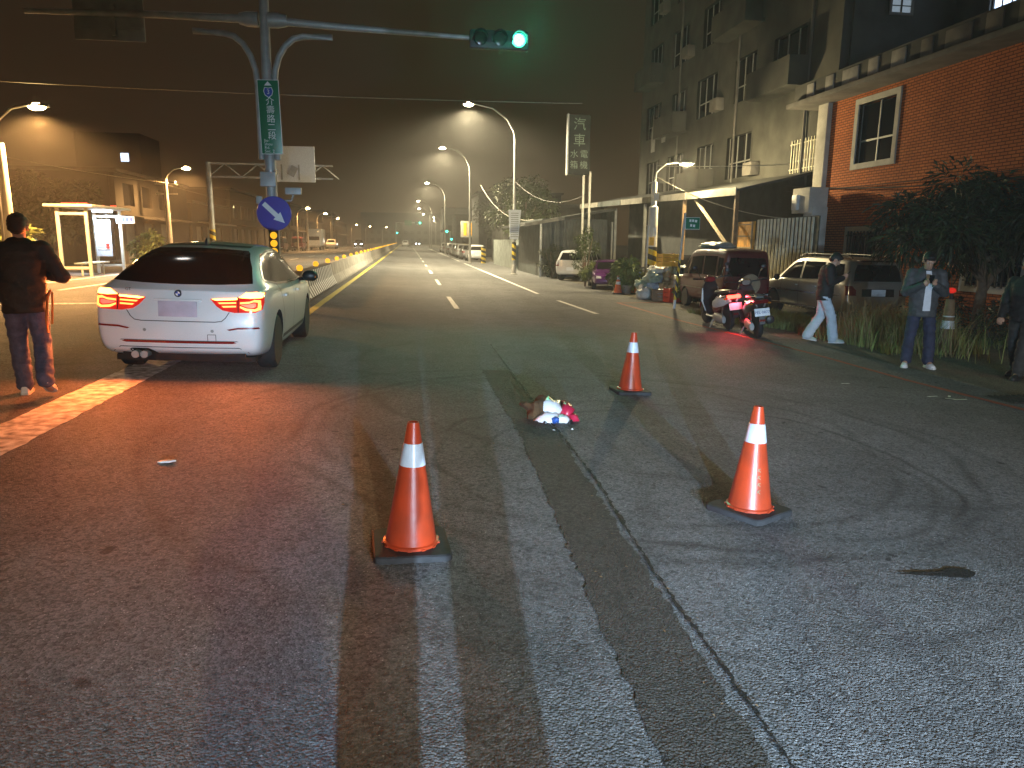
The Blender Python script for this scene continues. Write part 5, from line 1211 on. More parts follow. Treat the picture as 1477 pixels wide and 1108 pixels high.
for y in (24.6, 30.2, 36.9):
    q = MB(); q.tube([(13.42, y, 3.2), (13.42, y, 15)], .05, 8); q.build('drain_pipe', 'concrete_dark', ab, 60)
# hanging laundry-like sheets on a balcony
for y, z in ((39.2, 7.0), (37.6, 7.3)):
    q = MB(); q.box((12.95, y, z), (.03, .55, 1.3)); q.build('hung_cloth', 'concrete', ab)
# ---- rear block with lit barred windows
rb_ = thing('rear_block', 'tall dark block behind the brick house with pale blue lit barred windows', 'building', (0, 0, 0))
lit = [(19.5, 21.3, 8.15, 10.1), (14.2, 15.8, 8.15, 10.1)]
w_ = MB(); wall_yz(w_, 17.2, 17.5, -5, 22.8, -.4, 17, [h for h in lit if h[1] < 22.8]); w_.build('wall', 'stucco_old', rb_)
w_ = MB(); w_.box((21, 22.9 + .02, 14), (7.2, .25, 6)); w_.build('end_wall', 'stucco_old', rb_)
for h in lit:
    if h[1] < 22.8: window(rb_, 17.2, h, 'stucco_old', 'window_lit', .06, 5, 1, 'grate')
w_ = MB(); w_.box((21, 9, 17.1), (7.8, 28, .2)); w_.build('roof', 'concrete_dark', rb_)
# lit windows in the end of the apartment block above the brick house roof
def end_window(parent, x0, x1, z0, z1, y, pane):
    q = MB()
    for (a, b, c, d) in ((x0 - .08, x1 + .08, z1, z1 + .08), (x0 - .08, x1 + .08, z0 - .08, z0), (x0 - .08, x0, z0, z1), (x1, x1 + .08, z0, z1)): q.box(((a + b) / 2, y - .03, (c + d) / 2), (b - a, .06, d - c))
    o = q.build('window', 'concrete_dark', parent); q = MB(); q.box(((x0 + x1) / 2, y - .008, (z0 + z1) / 2), (x1 - x0, .02, z1 - z0)); q.build('pane', pane, o)
    for k in range(1, 7): q = MB(); q.box(((x0 + x1) / 2, y - .05, lerp(z0, z1, k / 7)), (x1 - x0, .02, .025)); q.build('bar', 'grate', o)
    q = MB(); q.box(((x0 + x1) / 2, y - .035, (z0 + z1) / 2), (.05, .03, z1 - z0)); q.build('sash', 'grate', o)
end_window(ab, 15.0, 15.65, 8.75, 10.1, 22.8, 'window_dim')
# ---- long lean-to shed along the street
sh_ = thing('lean_to_shed', 'long dark lean-to shed with a pale metal eave in front of the apartment block', 'shed', (0, 0, 0))
q = MB(); q.add([(10.9, 24.0, 3.35), (10.9, 47, 3.85), (13.5, 47, 4.35), (13.5, 24.0, 3.95), (10.9, 24.0, 3.43), (10.9, 47, 3.93), (13.5, 47, 4.43), (13.5, 24.0, 4.03)], [(0, 1, 2, 3), (7, 6, 5, 4), (0, 4, 5, 1), (1, 5, 6, 2), (2, 6, 7, 3), (3, 7, 4, 0)]); q.build('roof', 'dark_shed', sh_)
for k in range(5):
    y0, y1 = 24.0 + k * 4.6, 24.0 + (k + 1) * 4.6 - .12; z = lambda y: 3.34 + .5 * (y - 24) / 23
    q = MB(); q.add([(10.86, y0, z(y0) - .12), (10.86, y1, z(y1) - .12), (10.86, y1, z(y1) + .14), (10.86, y0, z(y0) + .14), (10.9, y0, z(y0) - .12), (10.9, y1, z(y1) - .12), (10.9, y1, z(y1) + .14), (10.9, y0, z(y0) + .14)], [(0, 1, 2, 3), (7, 6, 5, 4), (0, 4, 5, 1), (1, 5, 6, 2), (2, 6, 7, 3), (3, 7, 4, 0)]); q.build('eave_strip', 'eave_metal' if k != 3 else 'shed_front', sh_)
for y in (24.2, 29, 34, 39, 44): q = MB(); q.box((11.0, y, 1.55), (.12, .12, 3.7)); q.build('post', 'sign_back' if y > 30 else 'wood', sh_)
q = MB(); q.box((13.3, 34, 1.8), (.1, 20, 4.2)); q.build('back_wall', 'dark_shed', sh_)
for k in range(24): q = MB(); q.box((10.94, 31.2 + k * .62, 1.55), (.05, .56, 3.6)); q.build('sheet', 'shed_front', sh_) if k > 12 else None
q = MB(); q.tube([(11.0, 27.9, 3.3), (11.2, 24.6, 1.25)], .07, 6); q.build('diagonal_prop', 'timber_pale', sh_)
# ---- yellow panel, pale slat fence and plaster pier by the house
fe = thing('slat_fence', 'tall fence of pale corrugated sheets with dark gaps between van and brick house', 'fence', (0, 0, 0))
for k in range(16):
    y = 24.55 - k * .235
    q = MB(); q.rings([[Vector((12.0 + dx, y + dy, z)) for dx, dy in ((-.012, -.045), (-.03, 0), (-.012, .045), (.02, .055), (.02, -.055))] for z in (-.3, 1.1, 2.45)]); q.build('slat', 'slat_pale', fe)
q = MB(); q.box((12.06, 22.7, 1.1), (.04, 3.9, 2.75)); q.build('backing_sheet', 'slat_dark', fe)
yp = thing('yellow_panel', 'stained yellow panel beside the pale corrugated fence above the van', 'panel', (0, 0, 0))
q = MB(); q.box((11.95, 25.35, 1.25), (.08, 1.3, 2.3)); q.build('board', 'yellow_panel', yp, None, .01)
for y in (24.75, 25.95): q = MB(); q.box((11.89, y, 1.25), (.05, .06, 2.3)); q.build('batten', 'timber_pale', yp)
for k in range(6): q = MB(); q.box((11.9, 25.35, .3 + k * .4), (.03, 1.2, .04)); q.build('rail', 'timber_pale', yp)
pr = thing('plaster_pier', 'pale plaster gate pier with a meter box between fence and brick house', 'pier', (0, 0, 0))
q = MB(); q.box((12.3, 21.15 + .3, 1.2), (.5, .5, 3.1)); q.build('pier', 'plaster', pr, None, .02)
q = MB(); q.box((12.25, 21.75, 2.95), (.6, 1.0, .75)); q.build('pier_cap', 'plaster', pr, None, .02)
q = MB(); q.box((11.9, 21.95, 2.9), (.1, .3, .45)); q.build('meter_box', 'plastic_white', pr, None, .01)
# ---- lower sheds and boundary wall further on
ls = thing('roadside_shed', 'low dark sheet-metal shed with pale roof edge beyond the street lamp', 'shed', (0, 0, 0))
q = MB(); q.box((9.0, 44.2, 1.3), (3.6, 8.6, 3.1)); q.build('wall', 'shed_front', ls)
q = MB(); q.add([(6.2, 38.9, 2.45), (6.2, 49, 2.45), (11, 49, 3.3), (11, 38.9, 3.3), (6.2, 38.9, 2.58), (6.2, 49, 2.58), (11, 49, 3.43), (11, 38.9, 3.43)], [(0, 1, 2, 3), (7, 6, 5, 4), (0, 4, 5, 1), (1, 5, 6, 2), (2, 6, 7, 3), (3, 7, 4, 0)]); q.build('roof', 'dark_shed', ls)
q = MB(); q.add([(6.1, 38.86, 2.40), (8.2, 38.86, 2.77), (8.2, 38.86, 2.95), (6.1, 38.86, 2.58), (6.1, 38.9, 2.40), (8.2, 38.9, 2.77), (8.2, 38.9, 2.95), (6.1, 38.9, 2.58)], [(0, 1, 2, 3), (7, 6, 5, 4), (0, 4, 5, 1), (1, 5, 6, 2), (2, 6, 7, 3), (3, 7, 4, 0)]); q.build('roof_edge', 'eave_metal', ls)
for k in range(20): q = MB(); q.box((7.3 + k * .18, 39.86, 1.3), (.05, .06, 3.0)); q.build('sheet_rib', 'shed_front', ls)
for x in (7.0, 10.9): q = MB(); q.box((x, 39.2, 1.2), (.1, .1, 3.0)); q.build('post', 'galv', ls)
bw_ = thing('boundary_wall', 'plain grey sheet wall between the trees and the lamp post', 'wall', (0, 0, 0))
for k in range(5): q = MB(); q.box((7.25, 52 + k * 2.4, .75), (.12, 2.36, 2.0)); q.build('panel', 'wall_sheet', bw_)
q = MB(); q.box((8.1, 50.7, .75), (1.8, .12, 2.0)); q.build('return_panel', 'wall_sheet', bw_)
# ---- tall shop sign on posts
ss = thing('shop_sign', 'tall dark shop sign with faint characters on thin posts above the sheds', 'sign', (8.2, 36, gz(8.2)))
q = MB(); q.box((0, 0, 6.45), (1.05, .28, 2.75)); q.build('cabinet', 'dark_shed', ss, None, .02)
q = MB(); q.box((-.56, -.05, 6.45), (.07, .3, 2.8)); q.build('edge_trim', 'plastic_white', ss, None, .02)
for x in (.3, .62): q = MB(); q.box((x, .05, 2.6), (.09, .09, 5.3)); q.build('post', 'galv', ss)
for ch, x, z, sz in (('汽', .0, 7.35, .62), ('車', .0, 6.62, .62), ('水', -.24, 6.0, .4), ('電', .24, 6.0, .4), ('箱', -.24, 5.5, .4), ('機', .24, 5.5, .4)): text(ch, sz, 'bag_green', ss, (x, -.148, z), FACE)

# ---- opposite side of the road
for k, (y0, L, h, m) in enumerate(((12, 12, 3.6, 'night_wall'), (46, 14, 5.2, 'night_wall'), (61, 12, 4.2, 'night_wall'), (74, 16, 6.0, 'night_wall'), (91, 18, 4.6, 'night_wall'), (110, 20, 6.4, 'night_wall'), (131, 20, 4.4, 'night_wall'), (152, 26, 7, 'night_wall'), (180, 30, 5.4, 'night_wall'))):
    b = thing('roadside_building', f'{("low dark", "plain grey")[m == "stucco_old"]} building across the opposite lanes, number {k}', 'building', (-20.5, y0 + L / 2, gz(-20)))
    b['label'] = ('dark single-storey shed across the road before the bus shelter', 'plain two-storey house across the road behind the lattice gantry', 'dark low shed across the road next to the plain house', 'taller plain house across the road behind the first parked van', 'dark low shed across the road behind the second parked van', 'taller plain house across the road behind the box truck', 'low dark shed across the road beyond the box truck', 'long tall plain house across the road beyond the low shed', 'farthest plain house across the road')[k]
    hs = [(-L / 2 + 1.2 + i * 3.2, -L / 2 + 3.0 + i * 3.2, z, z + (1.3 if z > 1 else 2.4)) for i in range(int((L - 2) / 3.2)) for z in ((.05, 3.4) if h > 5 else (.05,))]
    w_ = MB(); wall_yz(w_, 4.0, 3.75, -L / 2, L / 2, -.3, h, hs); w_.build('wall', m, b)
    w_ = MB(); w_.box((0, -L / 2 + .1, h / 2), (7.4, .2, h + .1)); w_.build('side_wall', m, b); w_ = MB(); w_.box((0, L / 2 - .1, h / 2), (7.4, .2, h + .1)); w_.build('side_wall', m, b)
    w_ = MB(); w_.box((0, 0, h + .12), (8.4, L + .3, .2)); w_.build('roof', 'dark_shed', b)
    for i, q_ in enumerate(hs):
        pn = MB(); pn.box((3.84, (q_[0] + q_[1]) / 2, (q_[2] + q_[3]) / 2), (.03, q_[1] - q_[0], q_[3] - q_[2])); pn.build('shutter' if q_[2] < 1 else 'window', 'shed_front' if q_[2] < 1 else 'tinted_glass', b)
    aw = MB(); aw.box((4.5, 0, 2.75), (1.0, L * .8, .1), 0, 0, .15); aw.build('awning', 'eave_metal' if k % 3 == 2 else 'night_wall', b)
tb_ = thing('distant_tower', 'dark distant tower with two small lit windows above the bus shelter', 'building', (-58, 166, gz(-58)))
q = MB(); q.box((0, 0, 11), (12, 12, 22)); q.build('tower_wall', 'night_wall', tb_)
for x, z in ((3.0, 17.4), (1.8, 11.5), (-3.4, 8)):
    q = MB(); q.box((x, -6.02, z), (1.5, .06, 1.6)); o = q.build('window', 'window_lit' if x > 0 else 'tinted_glass', tb_)
    for dx in (-.2, .2): q = MB(); q.box((x + dx, -6.06, z), (.06, .04, .9)); q.build('mullion', 'grate', o)
def dwall(y, x, h, w_, m, label):
    b = thing('far_building', label, 'building', (x, y, gz(x)))
    hs = [(-w_ / 2 + 1 + i * 2.6, -w_ / 2 + 2.4 + i * 2.6, z, z + 1.3) for i in range(int((w_ - 1.5) / 2.6)) for z in (1.0, 4.0) if z + 2 < h]
    q = MB(); q.box((0, 5, h / 2), (w_, 10, h)); q.build('wall', m, b)
    for h_ in hs: q = MB(); q.box(((h_[0] + h_[1]) / 2, -.02, (h_[2] + h_[3]) / 2), (h_[1] - h_[0], .06, h_[3] - h_[2])); q.build('window', 'tinted_glass', b)
    q = MB(); q.box((0, 5, h + .1), (w_ + .5, 10.6, .25)); q.build('roof', 'dark_shed', b)
dwall(66, 13, 5, 9, 'stucco_old', 'plain grey house behind the trees past the grey sheet wall')
dwall(90, 13.5, 7.5, 10, 'dark_shed', 'dark tall house behind the row of parked cars')
dwall(125, 13, 6, 10, 'stucco_old', 'plain house near the far end of the parked row')
dwall(170, 14, 9, 12, 'dark_shed', 'dark tall house past the end of the parked row')
dwall(300, 2, 12, 40, 'dark_shed', 'wide dark building closing the end of the road')
yl = thing('lit_shop_sign', 'small pale yellow lit shop sign above the parked row', 'sign', (8.6, 104, 3.2))
q = MB(); q.box((0, 0, 0), (2.6, .3, 2.2)); q.build('cabinet', 'plaster', yl, None, .05)
for x in (-.7, 0, .7): q = MB(); q.box((x, -.17, 0), (.4, .05, 1.7)); q.build('panel', 'amber_emissive', yl)

# ---- distant signals and gantry
def far_signal(label, x, y, hgt, arm, grp=None):
    t = thing('distant_signal', label, 'traffic signal', (x, y, gz(x)))
    q = MB(); q.tube([(0, 0, 0), (0, 0, hgt)], .16, 8); q.build('pole', 'steel_grey', t, 60)
    q = MB(); q.tube([(0, 0, hgt - .2), (arm, 0, hgt)], .1, 8); q.build('arm', 'steel_grey', t, 60)
    q = MB(); q.box((arm * .55, -.1, hgt - .1), (abs(arm) * .32, .1, 1.3)); q.build('name_board', 'sign_green', t)
    q = MB(); q.box((arm, 0, hgt - .1), (1.7, .3, .55)); q.build('housing', 'housing', t, None, .05)
    q = MB(); q.ell((arm + .5, -.18, hgt - .1), (.24, .06, .24), 14, 8); q.build('lens', 'signal_green', t, 60)
    q = MB(); q.ell((.35, -.2, hgt * .55), (.2, .06, .2), 14, 8); q.build('side_lens', 'signal_green', t, 60)
far_signal('distant green signal on an arm above the road, near the lit lamps', -3.1, 205, 6.2, 6.0)
far_signal('distant second green signal beyond the parked row', 9.5, 170, 4.0, -1.2)
lamp('POINT', (3.4, 203.5, 6.1), 120, (.1, 1, .65), None, .2, name='signal_light')

# ================================================================== STREET FURNITURE
up_ = thing('utility_pole', 'concrete utility pole with yellow and black spiral bands and a lamp on a bent arm', 'utility pole', (9.04, 26.97, gz(9)))
q = MB(); q.lathe([(.19, 1.75), (.165, 3.2), (.1, 3.25), (.09, 4.1)], 18); q.build('pole', 'plaster', up_, 40)
q = MB(); q.lathe([(.2, 0), (.192, 1.75)], 18); q.build('hazard_wrap', 'hazard', up_, 40)
q = MB(); q.tube([(0, 0, 4.05), (.05, 0, 4.45), (.4, 0, 4.75), (.9, 0, 4.82)], .03, 8); q.build('lamp_arm', 'galv', up_, 60)
q = MB(); q.box((0, -.2, 3.55), (.2, .14, .28)); q.build('control_box', 'plaster', up_, None, .01)
q = MB(); q.box((-.1, -.22, 1.95), (.18, .1, .3)); q.build('meter_box', 'plastic_yellow', up_, None, .01)
q = MB(); q.box((.02, -.205, 2.3), (.12, .02, .3)); q.build('notice', 'plastic_white', up_)
hd_ = thing('lamp_head', 'x', 'x', (1.1, 0, 4.8)); del hd_['label']; del hd_['category']; hd_.parent = up_
q = MB(); q.rings([[Vector((x, s * w2, z)) for s, z in ((-1, -.03), (-.8, .05), (.8, .05), (1, -.03))] for x, w2 in ((-.25, .05), (0, .12), (.3, .12), (.38, .06))]); q.build('head_shell', 'lamp_head', hd_, 40)
q = MB(); q.box((.08, 0, -.05), (.4, .2, .04)); q.build('lens', 'lamp_led', hd_, None, .01)
lamp('POINT', (1.18, 0, 4.60), 450 * LK, (1, .8, .42), up_, .12)
gp = thing('grey_post', 'thin grey post standing right against the spiral-banded utility pole', 'post', (8.72, 26.6, gz(8.7)))
q = MB(); q.tube([(0, 0, 0), (.03, 0, 2.5)], .045, 10); q.build('tube', 'galv', gp, 60); q = MB(); q.lathe([(.05, 2.5), (.05, 2.53)], 10); q.build('cap', 'galv', gp)
rs_ = thing('road_sign_post', 'leaning striped post with a small green road sign at the grass corner', 'road sign', (7.72, 20.76, gz(7.7)), 0, ry=R(4))
q = MB(); q.tube([(0, 0, 1.4), (0, 0, 2.75)], .035, 10); q.build('post', 'galv', rs_, 60)
q = MB(); q.lathe([(.04, .25), (.038, 1.4)], 12); q.build('hazard_wrap', 'hazard_fine', rs_, 40)
q = MB(); q.lathe([(.04, 0), (.04, .25)], 12); q.build('foot', 'plastic_white', rs_, 40)
q = MB(); q.box((.24, -.03, 2.47), (.44, .02, .34), 0, 0, R(-4)); so_ = q.build('sign_face', 'sign_white', rs_, None, .005)
q = MB(); q.box((.24, -.036, 2.47), (.415, .02, .315), 0, 0, R(-4)); q.build('sign_field', 'sign_green', so_, None, .005)
for (dx, dz, L) in ((-.08, .07, .06), (0, .075, .06), (.09, .07, .07), (-.04, -.06, .06), (.05, -.065, .06)):
    q = MB(); q.box((.24 + dx, -.049, 2.47 + dz), (L, .004, .07)); q.build('character', 'sign_white', so_)
fb = thing('delineator_post', 'brown delineator cone with white bands and red lamp behind the grey jacket', 'delineator', (9.62, 12.0, gz(9.3))); fb.scale = (1.2, 1.2, 1.05)
q = MB(); q.lathe([(.17, 0), (.17, .03), (.12, .05), (.06, .92), (.05, .92)], 24); q.build('cone_body', 'wood', fb, 40)
rd = lambda z: .125 - .069 * (z - .05) / .87
for z0, z1 in ((.42, .56), (.62, .82)): q = MB(); q.lathe([(rd(z0) - .004, z0), (rd(z0) + .001, z0 + .002), (rd(z1) + .001, z1 - .002), (rd(z1) - .004, z1)], 24); q.build('band', 'cone_band', fb, 40)
q = MB(); q.tube([(0, 0, .9), (0, 0, 1.02)], .03, 10); q.build('lamp_neck', 'black_plastic', fb); q = MB(); q.ell((0, 0, 1.07), (.06, .06, .05), 14, 8); q.build('red_lamp', 'tail_red', fb, 60)

# ---- bus shelter
bs2 = thing('bus_shelter', 'small glass bus shelter with pale frame, lit tube and red strip on its roof', 'bus shelter', (-12.35, 30.0, gz(-12.35)))
def gpanel(y, x0, x1, m):
    for x in (x0, x1): q = MB(); q.box((x, y, 1.28), (.11, .1, 2.56)); q.build('upright', m, bs2, None, .01)
    for z in (.33, 2.33): q = MB(); q.box(((x0 + x1) / 2, y, z), (x1 - x0 - .115, .08, .1)); q.build('cross_rail', m, bs2, None, .01)
    q = MB(); q.box(((x0 + x1) / 2, y, 1.33), (x1 - x0 - .1, .012, 1.92)); q.build('pane', 'clear_pane', bs2)
gpanel(0, -.5, .5, 'shelter_frame'); gpanel(3.3, -.5, .5, 'shelter_frame')
q = MB(); q.box((0, 1.65, 2.62), (1.7, 3.9, .1)); q.build('roof', 'shelter_frame', bs2, None, .02)
q = MB(); q.box((-.1, .6, 2.72), (.9, .12, .06)); q.build('roof_strip', 'shelter_red', bs2)
for x in (.1, .55): q = MB(); q.box((x, 2.6, 2.72), (.18, .1, .06)); q.build('roof_strip', 'shelter_red', bs2)
q = MB(); q.box((.1, 2.6, 2.5), (.75, .12, .07)); q.build('tube_lamp', 'tube_light', bs2, None, .02)
lamp('AREA', (.1, 2.6, 2.42), 110, (.75, .87, 1.), bs2, .1, name='tube_light').data.size = .6
q = MB(); q.box((-.15, 3.15, 1.45), (.62, .05, 1.5)); tt = q.build('timetable_board', 'shelter_paper', bs2, None, .01)
for k in range(10): q = MB(); q.box((-.15, 3.12, 2.05 - k * .12), (.5, .006, .03)); q.build('print_line', 'sign_back', tt)
q = MB(); q.box((0, 3.12, 1.12), (.12, .006, .22)); q.build('red_notice', 'plastic_red', tt)
q = MB(); q.box((.75, 3.2, 2.2), (.72, .06, .3)); sb2 = q.build('stop_sign', 'shelter_paper', bs2, None, .01)
for k in range(4): q = MB(); q.box((.52 + k * .155, 3.165, 2.2), (.1, .006, .16)); q.build('character', 'text_dark', sb2)
q = MB(); q.box((-.1, 1.7, .48), (.4, 2.4, .06)); q.build('bench', 'shelter_frame', bs2, None, .01)
for y in (.7, 2.7): q = MB(); q.box((-.1, y, .22), (.06, .06, .46)); q.build('bench_leg', 'shelter_frame', bs2)

# ---- poles and cables
def upole(label, x, y, h, m='concrete', arms=True):
    t = thing('utility_pole', label, 'utility pole', (x, y, gz(x)))
    q = MB(); q.lathe([(.17, 0), (.12, h)], 12); q.build('pole', m, t, 40)
    if arms:
        for z in (h - .3, h - .9): q = MB(); q.box((0, 0, z), (1.3, .08, .08)); q.build('cross_arm', 'galv', t)
        for x_ in (-.55, .55): q = MB(); q.lathe([(.04, h - .25), (.05, h - .2), (.03, h - .1)], 8, (x_, 0, 0)); q.build('insulator', 'plaster', t)
    return t
upole('short thick pale pole beside the bus shelter, right under the bright lamp', -12.4, 25.6, 4.3, 'plaster', False)
upole('thin concrete pole behind the bus shelter with cables running off', -14.9, 50, 5.1)
upole('concrete pole across the road by the first parked van', -13.6, 82, 5.6)
upole('concrete pole across the road by the second parked van', -13.2, 103, 6.0)
upole('concrete pole across the road beyond the box truck', -12.8, 132, 6.2)
hp = thing('hazard_bollard', 'short bollard with yellow and black bands at the end of the grey sheet wall', 'bollard', (6.3, 62.5, gz(6.3)))
q = MB(); q.lathe([(.2, 0), (.2, 1.35)], 14); q.build('wrap', 'hazard', hp, 40); q = MB(); q.lathe([(.19, 1.35), (.02, 1.42)], 14); q.build('cap', 'housing', hp, 40)
def cable(label, a, b, sag, r=.012, m='cable'):
    a, b = Vector(a), Vector(b); q = MB(); q.tube([a.lerp(b, k / 14) - Vector((0, 0, sag * 4 * (k / 14) * (1 - k / 14))) for k in range(15)], r, 6)
    return tag(q.build('overhead_cable', m, None, 60), label, 'cable')
cable('overhead cable crossing the road behind the signal mast', (-16, 26, 6.4), (6, 26, 6.3), .12, .014, 'cable_pale')
cable('pale cable hanging from the lamp utility pole to the brick house', (9.1, 26.9, 4.0), (12.5, 22.2, 2.4), .35, .014, 'cable_pale')
cable('pale cable from the lamp utility pole to the apartment block', (9.1, 26.9, 4.4), (13.4, 25.2, 4.4), .05, .014, 'cable_pale')
cable('dark cable strung along the brick house wall below its upper window', (12.9, 24.5, 3.6), (12.7, 12.5, 3.1), .2, .018)
cable('thin dark cable strung along the brick house wall', (12.92, 24.5, 3.4), (12.85, 8, 3.3), .1, .01)
cable('thick pale cable looping down from the trees to the shed', (6.1, 63, 6.2), (7.4, 44, 2.9), .9, .03, 'cable_pale')
cable('thin cable looping from the banner lamp pole to the shop sign', (5.9, 41.5, 4.9), (8.6, 36, 3.9), .7, .014)
cable('thin cable leaving the concrete pole behind the bus shelter', (-14.9, 50, 5.0), (-20, 34, 5.6), .2, .014, 'cable_pale')
cable('thin cable spanning the poles across the road', (-14.9, 50, 4.9), (-13.6, 82, 5.3), .4, .014)
cable('thin cable spanning the farther poles across the road', (-13.6, 82, 5.3), (-13.2, 103, 5.7), .3, .014)

# ================================================================== CLUTTER BY THE SHEDS
cone('faded old cone beside the potted plants, next to the purple car', 7.75, 26.8, 0, 1.05, 'cone_old', stripes=2)
cone('faded old cone between the potted plants and the utility pole', 8.45, 26.95, 0, 1.05, 'cone_old', stripes=2)
def crumple(r, seed):
    q = lump(r, seed, 22, 14, .35); V = []
    for v in q.v:
        w2 = Vector(v); k2 = 1 + .22 * mnoise.noise(w2 * 9 + Vector((seed, 0, 0))) + .16 * abs(mnoise.noise(w2 * 19 + Vector((0, seed, 0))))
        V.append((w2.x * k2, w2.y * k2, max(0, w2.z * (1 + .3 * mnoise.noise(w2 * 7 + Vector((0, 0, seed))))))) 
    q.v = V; return q
def sack(label, x, y, z, r, m, seed, cat='bag'):
    o = crumple(r, seed).build('rubbish_bag', m, None, 24); o.location = (x, y, gz(x) + z); o.rotation_euler = (0, 0, seed); tag(o, label, cat, 'bags heaped by the van'); return o
LB = {'bag_pale': 'pale crumpled bag in the rubbish heap beside the van', 'bag_green': 'greenish crumpled bag in the rubbish heap beside the van', 'bag_blue': 'bluish crumpled bag in the rubbish heap beside the van', 'bag_brown': 'brown crumpled bag in the rubbish heap beside the van'}
k = 0
for row, (z, n) in enumerate(((0, 11), (.28, 10), (.55, 8), (.85, 5))):
    for i in range(n):
        x = 7.95 + (i + .5 * row) * .3 + random.uniform(-.08, .08); y = 24.4 - (i + .5 * row) * .12 + random.uniform(-.25, .3) + row * .2
        m = ('bag_pale', 'bag_green', 'bag_blue', 'bag_brown', 'bag_pale')[k % 5]; sack(LB[m], x, y, z, (random.uniform(.2, .32), random.uniform(.2, .3), random.uniform(.14, .24)), m, k * 1.7 + 1); k += 1
def crate(label, x, y, z, d, m, rz=0.):
    t = thing('crate', label, 'crate', (x, y, gz(x) + z), rz); w2, l2, h2 = d
    q = MB(); q.box((0, 0, .015), (w2, l2, .03)); q.build('floor_panel', m, t)
    for s in (-1, 1):
        for j in range(3):
            zz = h2 * (j + .5) / 3 + .02
            q = MB(); q.box((0, s * l2 / 2, zz), (w2, .02, h2 / 3 - .02)); q.build('side_slat', m, t)
            q = MB(); q.box((s * w2 / 2, 0, zz), (.02, l2 - .03, h2 / 3 - .02)); q.build('side_slat', m, t)
    for sx_ in (-1, 1):
        for sy_ in (-1, 1): q = MB(); q.box((sx_ * w2 / 2, sy_ * l2 / 2, h2 / 2 + .02), (.045, .045, h2 + .02)); q.build('corner_post', m, t)
crate('yellow plastic crate on top of the rubbish heap', 8.75, 24.3, 1.12, (.62, .42, .4), 'plastic_yellow', .15)
crate('red plastic crate standing on the ground at the end of the rubbish heap', 8.55, 23.2, 0, (.42, .36, .42), 'plastic_red', .2)
crate('brown wooden crate at the foot of the rubbish heap', 8.25, 23.7, .0, (.4, .36, .34), 'wood', -.3)
def bucket(label, x, y, h, m):
    t = thing('bucket', label, 'bucket', (x, y, gz(x))); q = MB(); q.lathe([(.1, 0), (.135, h), (.145, h), (.145, h - .02), (.13, h - .02), (.1, .02)], 20); q.build('tub', m, t, 40)
    q = MB(); q.tube([(.14 * math.cos(a), 0, h + .12 * math.sin(a)) for a in [math.pi * j / 8 for j in range(9)]], .006, 6); q.build('handle', 'galv', t, 60)
bucket('tall white bucket next to the utility pole', 8.62, 25.6, .5, 'plastic_white'); bucket('squat white bucket next to the brown crate', 8.6, 24.3, .36, 'plastic_white')
sack('bright blue bag behind the potted plants', 8.25, 27.6, 0, (.3, .25, .34), 'plastic_blue', 41); sack('blue drum-shaped bag behind the faded cone', 8.65, 27.5, 0, (.2, .2, .45), 'plastic_blue', 47)
for o in bpy.data.objects:
    if o.name.startswith('rubbish_bag') and 'blue' in o.get('label', '') and 'heap' not in o.get('label', ''): del o['group']
# load on the van roof
for j, (dx, dy, m) in enumerate(((-.3, .2, 'bag_green'), (.1, .5, 'bag_pale'), (-.2, -.4, 'bag_pale'))):
    o = lump((.34, .4, .1), 60 + j, 14, 9, .5).build('roof_bundle', m, None, 50); o.location = (9.14 + dx, 20.75 + dy, gz(9.1) + 1.76); tag(o, ('greenish flat bundle on the microvan roof', 'pale flat bundle towards the front of the microvan roof', 'pale flat bundle towards the tail of the microvan roof')[j], 'bundle')

# ================================================================== PLANTS
def leaves(clumps, per, L, Wd, m, name, parent, up_=.2, droop=.3, seed=1, radial=True):
    rnd = random.Random(seed); V = []; F = []
    for (c, r) in clumps:
        c = Vector(c)
        for _ in range(per):
            d = Vector((rnd.gauss(0, 1), rnd.gauss(0, 1), rnd.gauss(0, 1) + up_)).normalized()
            p = c + Vector((d.x * r[0], d.y * r[1], d.z * r[2])) * rnd.uniform(.25, 1.) ** .6
            ax = (d + Vector((rnd.uniform(-.6, .6), rnd.uniform(-.6, .6), rnd.uniform(-.6, .3) - droop))).normalized()
            sd = ax.cross(Vector((rnd.uniform(-1, 1), rnd.uniform(-1, 1), 1))).normalized(); l_ = L * rnd.uniform(.6, 1.25); w_ = Wd * rnd.uniform(.7, 1.2)
            dn = Vector((0, 0, -l_ * .25)); o = len(V)
            V += [p, p + ax * l_ * .45 + sd * w_, p + ax * l_ + dn, p + ax * l_ * .45 - sd * w_]; F += [(o, o + 1, o + 2), (o, o + 2, o + 3)]
    me = bpy.data.meshes.new(name); me.from_pydata([tuple(v) for v in V], [], F); me.update()
    return link(name, me, m, parent)
def clump_cloud(c, R_, n, r, seed, squash=.8):
    rnd = random.Random(seed); out_ = []
    while len(out_) < n:
        d = Vector((rnd.uniform(-1, 1), rnd.uniform(-1, 1), rnd.uniform(-1, 1)))
        if .35 < d.length < 1: 
            q = rnd.uniform(.7, 1.3); out_.append(((c[0] + d.x * R_[0], c[1] + d.y * R_[1], c[2] + d.z * R_[2]), (r * q, r * q, r * q * squash)))
    return out_
